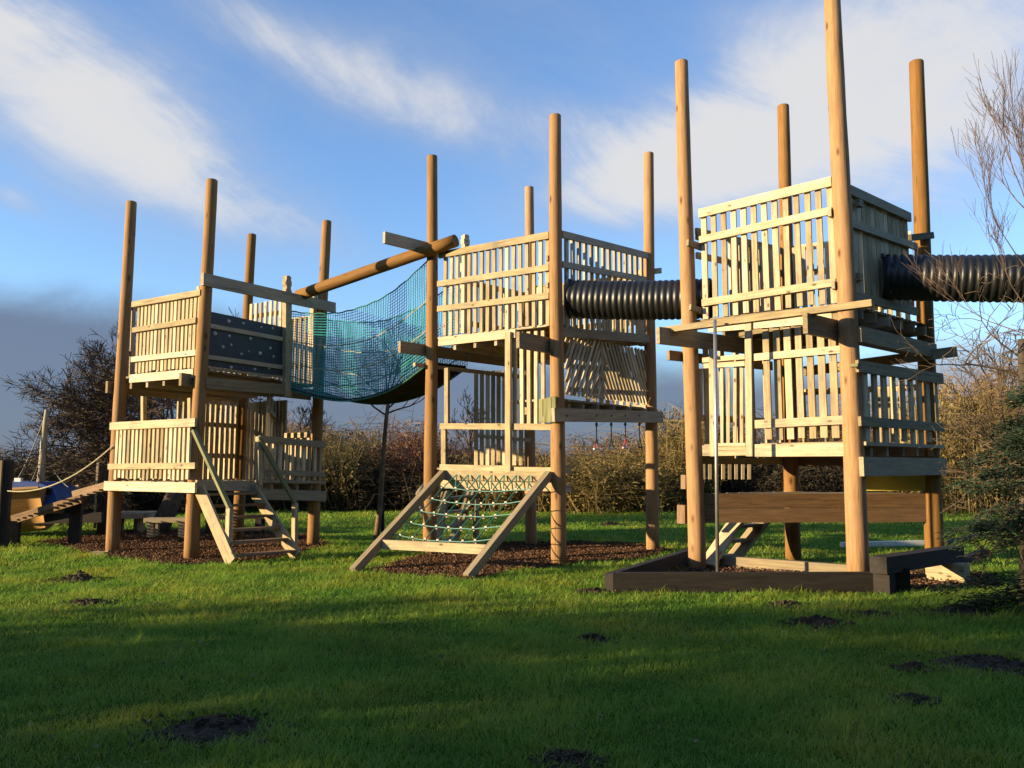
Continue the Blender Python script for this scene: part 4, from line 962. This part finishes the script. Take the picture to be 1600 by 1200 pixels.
mkobj('lawn', [(-S, -S, 0), (S, -S, 0), (S, S, 0), (-S, S, 0)], [(0, 1, 2, 3)], M['lawn']); tag(bpy.data.objects['lawn'], kind='structure')
# molehills
hills = [(121, 907, .30, .11, 'crumbly dark molehill on the sunlit grass at far left'), (137, 943, .26, .03, 'flat earth scrape just in front of the sunlit left molehill'), (335, 1140, .36, .05, 'widest earth patch in the left foreground'),
 (925, 1003, .19, .05, 'small dark molehill in the middle of the shaded lawn'), (1230, 947, .20, .05, 'dark molehill just in front of the sleeper edging'), (1275, 974, .26, .07, 'molehill second in front of the sleeper edging'),
 (1508, 958, .36, .08, 'broad molehill below the balance beam block'), (1545, 1040, .42, .06, 'large crumbled molehill at the right edge below the evergreen'), (1428, 1047, .11, .04, 'small molehill left of the large crumbled one'),
 (1425, 1096, .12, .03, 'small flat molehill in the right foreground'), (955, 821, .42, .10, 'distant molehill beyond the middle tower on the far grass'), (888, 1190, .14, .03, 'earth patch at the bottom edge of the picture'), (930, 926, .22, .04, 'low earth mound against the left corner of the sleeper edging'),
 (1365, 962, .24, .03, 'thin earth scrape between two right hand molehills')]
HC = []
for px, py, r_, h_, lb in hills:
    c = gr(px, py); HC.append((c.x, c.y, r_)); vs, fs, bs = [], [], []; nr_, ns = 9, 30; sd = U(0, 99)
    for i in range(nr_+1):
        f = i/nr_
        for k in range(ns):
            a = 6.283*k/ns; rr_ = r_*f*(1+.42*mnoise.noise(V((math.cos(a)*1.4+sd, math.sin(a)*1.4, 0))))
            x, y = c.x+rr_*math.cos(a), c.y+rr_*math.sin(a)*.8
            z = .75*h_*(math.cos(math.pi*f)*.5+.5)+(.03*mnoise.noise(V((x*16, y*16, sd)))+.02*mnoise.noise(V((x*40, y*40, sd))))*(1 if f < 1 else 0)+.008*(1-f)
            vs.append(V((x, y, max(z, -.01) if f < 1 else -.01)))
    for i in range(nr_):
        for k in range(ns): fs.append((i*ns+k, i*ns+(k+1) % ns, (i+1)*ns+(k+1) % ns, (i+1)*ns+k))
    mm_ = MB(); mm_.add(vs, fs, vs)
    for k in range(110):
        a, f = U(0, 6.28), U(0, 1)**.6*1.45; x, y = c.x+r_*f*math.cos(a), c.y+r_*f*math.sin(a)*.8; s_ = U(.006, .02)
        mm_.obox(V((x, y, max(.005, h_*(math.cos(math.pi*min(1, f))*.5+.5)+.01))), V((1, U(-.5, .5), U(-.4, .4))).normalized(), V((U(-.4, .4), 1, 0)).normalized(), Z, s_, s_*.8, s_*.7)
    tag(mm_.build('molehill', M['soil'], None, False), lb, 'molehill', 'molehills on the lawn')
# bark scrap near the left tower
p = gr(156, 867); m = MB(); m.obox(p+Z*.03, V((1, .2, 0)).normalized(), V((-.2, 1, 0)).normalized(), Z, .13, .06, .03); m.obox(p+V((.1, .03, .05)), V((1, -.3, .2)).normalized(), V((.3, 1, 0)).normalized(), Z, .07, .04, .02)
tag(m.build('bark_scrap', M['slat']), 'pale scrap of wood lying at the edge of the left bark bed', 'wood scrap')
# ------------------------------------------------------------------ grass blades
def blades(n, ymin, ymax, lmin, lmax, wd, seed, power=1.0):
    rs = np.random.RandomState(seed); y = ymin+(ymax-ymin)*rs.rand(n)**power
    x = rs.uniform(-1, 1, n)*(y*.66+.5)
    keep = np.ones(n, bool)
    for P in (bed1, bed2, bed3): keep &= ~inpoly(x+rs.normal(0, .035, n), y+rs.normal(0, .035, n), P)
    for cx, cy, r_ in HC: keep &= ((x-cx)**2+((y-cy)/.8)**2) > (r_*rs.uniform(.62, 1.08, n))**2
    x, y = x[keep], y[keep]; n = len(x)
    ck = .5+.5*np.sin(x*3.1+2*np.sin(y*1.7))*np.sin(y*2.7+1.5*np.sin(x*1.3)); ck2 = .5+.5*np.sin(x*9.3+3*np.sin(y*4.1))*np.sin(y*8.2+2*np.sin(x*5.7))
    L_ = (lmin+(lmax-lmin)*rs.rand(n)**2.2)*(.42+.45*ck+.45*ck2+.35*ck*ck2)*np.where(rs.rand(n) < .16, 1.55, 1.); a = rs.uniform(0, 6.28, n)+.8*np.sin(x*1.1+y*.7); lean = rs.uniform(.15, 1.0, n)
    d = np.stack([np.cos(a)*lean, np.sin(a)*lean, np.ones(n)], 1); d /= np.linalg.norm(d, axis=1, keepdims=True)
    s = np.stack([-np.sin(a+rs.normal(0, .8, n)), np.cos(a), np.zeros(n)], 1); s /= np.linalg.norm(s, axis=1, keepdims=True)
    w = (wd*rs.uniform(.7, 1.3, n))[:, None]; b = np.stack([x, y, np.full(n, -.004)], 1); mid_ = b+d*(L_*.55)[:, None]
    tip = b+d*L_[:, None]+np.stack([np.cos(a), np.sin(a), np.full(n, -.25)], 1)*(L_*.28)[:, None]
    v = np.empty((n, 5, 3)); v[:, 0] = b-s*w*.5; v[:, 1] = b+s*w*.5; v[:, 2] = mid_+s*w*.4; v[:, 3] = mid_-s*w*.4; v[:, 4] = tip
    k = np.arange(n)[:, None]*5
    t3 = np.concatenate([k+np.array([0, 1, 2]), k+np.array([0, 2, 3]), k+np.array([3, 2, 4])])
    col = np.clip(.45*rs.rand(n)+.35*ck+.2*rs.rand(n)**3, 0, 1); col[rs.rand(n) < .04] = 1.0
    return v.reshape(-1, 3), t3, np.repeat(col, 5)
m, t, o = nt('grass_blades'); L = t.links.new
rn = N(t, 'ShaderNodeAttribute', _attribute_name='rnd'); r = ramp(t, [(0, (.072, .155, .020)), (.5, (.19, .31, .032)), (.85, (.33, .40, .053)), (1, (.32, .27, .09))]); L(rn.outputs['Fac'], r.inputs[0])
tc = N(t, 'ShaderNodeTexCoord'); n1 = N(t, 'ShaderNodeTexNoise', Scale=.7, Detail=5, Roughness=.6); L(tc.outputs['Object'], n1.inputs['Vector'])
r2 = ramp(t, [(.30, (.66, .92, .8)), (.50, (1, 1, 1)), (.66, (1.4, 1.02, 1.0)), (.80, (1.75, 1.0, 1.3))]); L(n1.outputs[0], r2.inputs[0]); c = mixc(t, r.outputs[0], r2.outputs[0], 1.0, 'MULTIPLY')
d = N(t, 'ShaderNodeBsdfPrincipled', Roughness=.55); d.inputs['Specular IOR Level'].default_value = .25; tr = N(t, 'ShaderNodeBsdfTranslucent'); mx = N(t, 'ShaderNodeMixShader', Fac=.5)
L(c, d.inputs['Base Color']); L(c, tr.inputs[0]); L(d.outputs[0], mx.inputs[1]); L(tr.outputs[0], mx.inputs[2]); L(mx.outputs[0], o.inputs[0]); M['grass'] = m
parts_ = [blades(200000, 3.4, 7.5, .03, .075, .0048, 1), blades(190000, 7.2, 13, .035, .085, .0075, 2), blades(150000, 12.5, 22, .04, .09, .013, 3), blades(90000, 21, 34, .05, .10, .026, 4)]
k = 0; Vs, Ts, Rs = [], [], []
for v, q, rr in parts_: Vs.append(v); Ts.append(q+k); Rs.append(rr); k += len(v)
tag(fastmesh('grass', np.concatenate(Vs), np.concatenate(Ts), M['grass'], np.concatenate(Rs)), 'short green lawn grass over the whole playground', 'grass', kind='stuff')
# fallen leaves
n = 150; rs = np.random.RandomState(5); y = rs.uniform(4, 15, n); x = rs.uniform(-1, 1, n)*y*.64; c = np.stack([x, y, np.full(n, .045)], 1); dv = rs.normal(size=(n, 3)); dv[:, 2] *= .35; dv /= np.linalg.norm(dv, axis=1, keepdims=True)
M['dead'] = leafy('dead_leaves', (.10, .06, .035), (.26, .21, .12), .2)
v, q, rr = quadcloud(c, dv, rs.uniform(.015, .04, n), rs.uniform(.012, .03, n), rs.rand(n)); tag(fastmesh('fallen_leaves', v, q, M['dead'], rr), 'scattered pale fallen leaves on the lawn', 'leaves', kind='stuff')

# ================================================================== light and sky
SUN_EL = math.radians(11)
sun = bpy.data.lights.new('sun', 'SUN'); so = bpy.data.objects.new('sun', sun); COL.objects.link(so)
sun.energy = 5.0; sun.angle = math.radians(.6); sun.color = (1, .78, .47)
to_sun = V((sdir.x*math.cos(SUN_EL), sdir.y*math.cos(SUN_EL), math.sin(SUN_EL))); so.rotation_euler = (-to_sun).to_track_quat('-Z', 'Y').to_euler(); so.location = (-20, -8, 12)
w = bpy.data.worlds.new('World'); scene.world = w; w.use_nodes = True; t = w.node_tree; t.nodes.clear(); L = t.links.new
out = N(t, 'ShaderNodeOutputWorld'); bg = N(t, 'ShaderNodeBackground', Strength=.078); L(bg.outputs[0], out.inputs[0])
sky = N(t, 'ShaderNodeTexSky', _sky_type='NISHITA', _sun_disc=False, _sun_elevation=SUN_EL, _sun_rotation=math.atan2(to_sun.x, to_sun.y), _air_density=1.0, _dust_density=.6, _ozone_density=2.0)
tc = N(t, 'ShaderNodeTexCoord'); sx = N(t, 'ShaderNodeSeparateXYZ'); L(tc.outputs['Generated'], sx.inputs[0])
def math_(op, a, b=None, c=None, clamp=False):
    n = t.nodes.new('ShaderNodeMath'); n.operation = op; n.use_clamp = clamp
    for i, v in enumerate((a, b, c)):
        if v is None: continue
        if isinstance(v, (int, float)): n.inputs[i].default_value = v
        else: L(v, n.inputs[i])
    return n.outputs[0]
az = math_('ARCTAN2', sx.outputs[0], sx.outputs[1]); el = math_('ARCSINE', sx.outputs[2])
def sm(x, a, b):
    n = N(t, 'ShaderNodeMapRange', _interpolation_type='SMOOTHSTEP'); L(x, n.inputs[0])
    n.inputs[1].default_value = a; n.inputs[2].default_value = b; return n.outputs[0]
# streaky cirrus noise, grain running down to the right
ROT = math.radians(24)
ca_ = math_('SUBTRACT', math_('MULTIPLY', az, math.cos(ROT)), math_('MULTIPLY', el, math.sin(ROT))); sa_ = math_('ADD', math_('MULTIPLY', az, math.sin(ROT)), math_('MULTIPLY', el, math.cos(ROT)))
cv = N(t, 'ShaderNodeCombineXYZ'); L(math_('MULTIPLY', ca_, 2.6), cv.inputs[0]); L(math_('MULTIPLY', sa_, 8.0), cv.inputs[1])
nA = N(t, 'ShaderNodeTexNoise', Scale=1.0, Detail=10, Roughness=.64, Distortion=.7); L(cv.outputs[0], nA.inputs['Vector'])
cv2 = N(t, 'ShaderNodeCombineXYZ'); L(math_('MULTIPLY', az, 5.0), cv2.inputs[0]); L(math_('MULTIPLY', el, 8.0), cv2.inputs[1]); cv2.inputs[2].default_value = 3.3
nB = N(t, 'ShaderNodeTexNoise', Scale=1.3, Detail=9, Roughness=.6, Distortion=.3); L(cv2.outputs[0], nB.inputs['Vector'])
def blob(px, py, rx, ry, rot, k):
    """soft elliptical cloud bank at a fixed bearing and elevation of the sky"""
    d = ray(px, py).normalized(); a0, e0 = math.atan2(d.x, d.y), math.asin(d.z); c, s = math.cos(math.radians(rot)), math.sin(math.radians(rot))
    da, de = math_('SUBTRACT', az, a0), math_('SUBTRACT', el, e0)
    u = math_('DIVIDE', math_('ADD', math_('MULTIPLY', da, c), math_('MULTIPLY', de, -s)), rx/FPX); v = math_('DIVIDE', math_('ADD', math_('MULTIPLY', da, s), math_('MULTIPLY', de, c)), ry/FPX)
    q = math_('ADD', math_('MULTIPLY', u, u), math_('MULTIPLY', v, v)); return math_('MULTIPLY', math_('POWER', 2.718, math_('MULTIPLY', q, -1.0)), k)
cov = None
for bl in ((110, 190, 300, 100, 24, .80), (310, 240, 280, 65, 26, .46), (60, 30, 360, 60, 12, .46), (420, 60, 280, 55, 16, .44), (610, 150, 240, 55, 20, .50), (760, 30, 300, 80, 0, .34), (850, 185, 150, 45, 15, .40),
           (1130, 215, 320, 100, -12, .74), (1020, 285, 220, 50, -8, .42), (1330, 130, 320, 170, -14, .52), (1520, 60, 280, 180, 0, .46), (1450, 300, 280, 140, 0, .34), (450, 350, 150, 40, 10, .22), (15, 310, 40, 18, 20, .45)):
    b_ = blob(*bl); cov = b_ if cov is None else math_('ADD', cov, b_)
back = sm(math_('MULTIPLY', sx.outputs[1], -1.0), -.3, .4); cov = math_('ADD', cov, math_('MULTIPLY', back, .05))
nz = math_('ADD', math_('MULTIPLY', math_('SUBTRACT', nA.outputs[0], .5), 1.6), math_('MULTIPLY', math_('SUBTRACT', nB.outputs[0], .5), .9))
cl = sm(math_('ADD', cov, math_('MULTIPLY', nz, math_('ADD', math_('MULTIPLY', cov, .95), .22))), .02, 1.30)
# slate bank low on the horizon
eb = N(t, 'ShaderNodeMapRange', _interpolation_type='LINEAR'); L(az, eb.inputs[0]); eb.inputs[1].default_value = -.5; eb.inputs[2].default_value = .1; eb.inputs[3].default_value = .195; eb.inputs[4].default_value = .135
edge = math_('ADD', eb.outputs[0], math_('MULTIPLY', math_('SUBTRACT', nB.outputs[0], .5), .06)); dif = math_('SUBTRACT', edge, el)
bank = math_('MULTIPLY', sm(dif, -.022, .040), 1.0)
K_ = 10.0
tint = mixc(t, sky.outputs[0], (1.14, 1.34, 1.66), 1.0, 'MULTIPLY')
skycol = tint
white = mixc(t, (.230*K_, .262*K_, .330*K_), (.39*K_, .385*K_, .385*K_), sm(cl, .25, .95))
c0 = mixc(t, skycol, white, math_('MULTIPLY', cl, .95))
rightness = sm(az, .30, .50); bankc = mixc(t, (.078*K_, .100*K_, .152*K_), (.19*K_, .205*K_, .245*K_), rightness)
c0 = mixc(t, c0, bankc, math_('MULTIPLY', bank, .93))
L(c0, bg.inputs[0])
scene.view_settings.view_transform = 'Standard'; scene.view_settings.look = 'None'; scene.view_settings.exposure = 1.35; scene.view_settings.gamma = 1.0
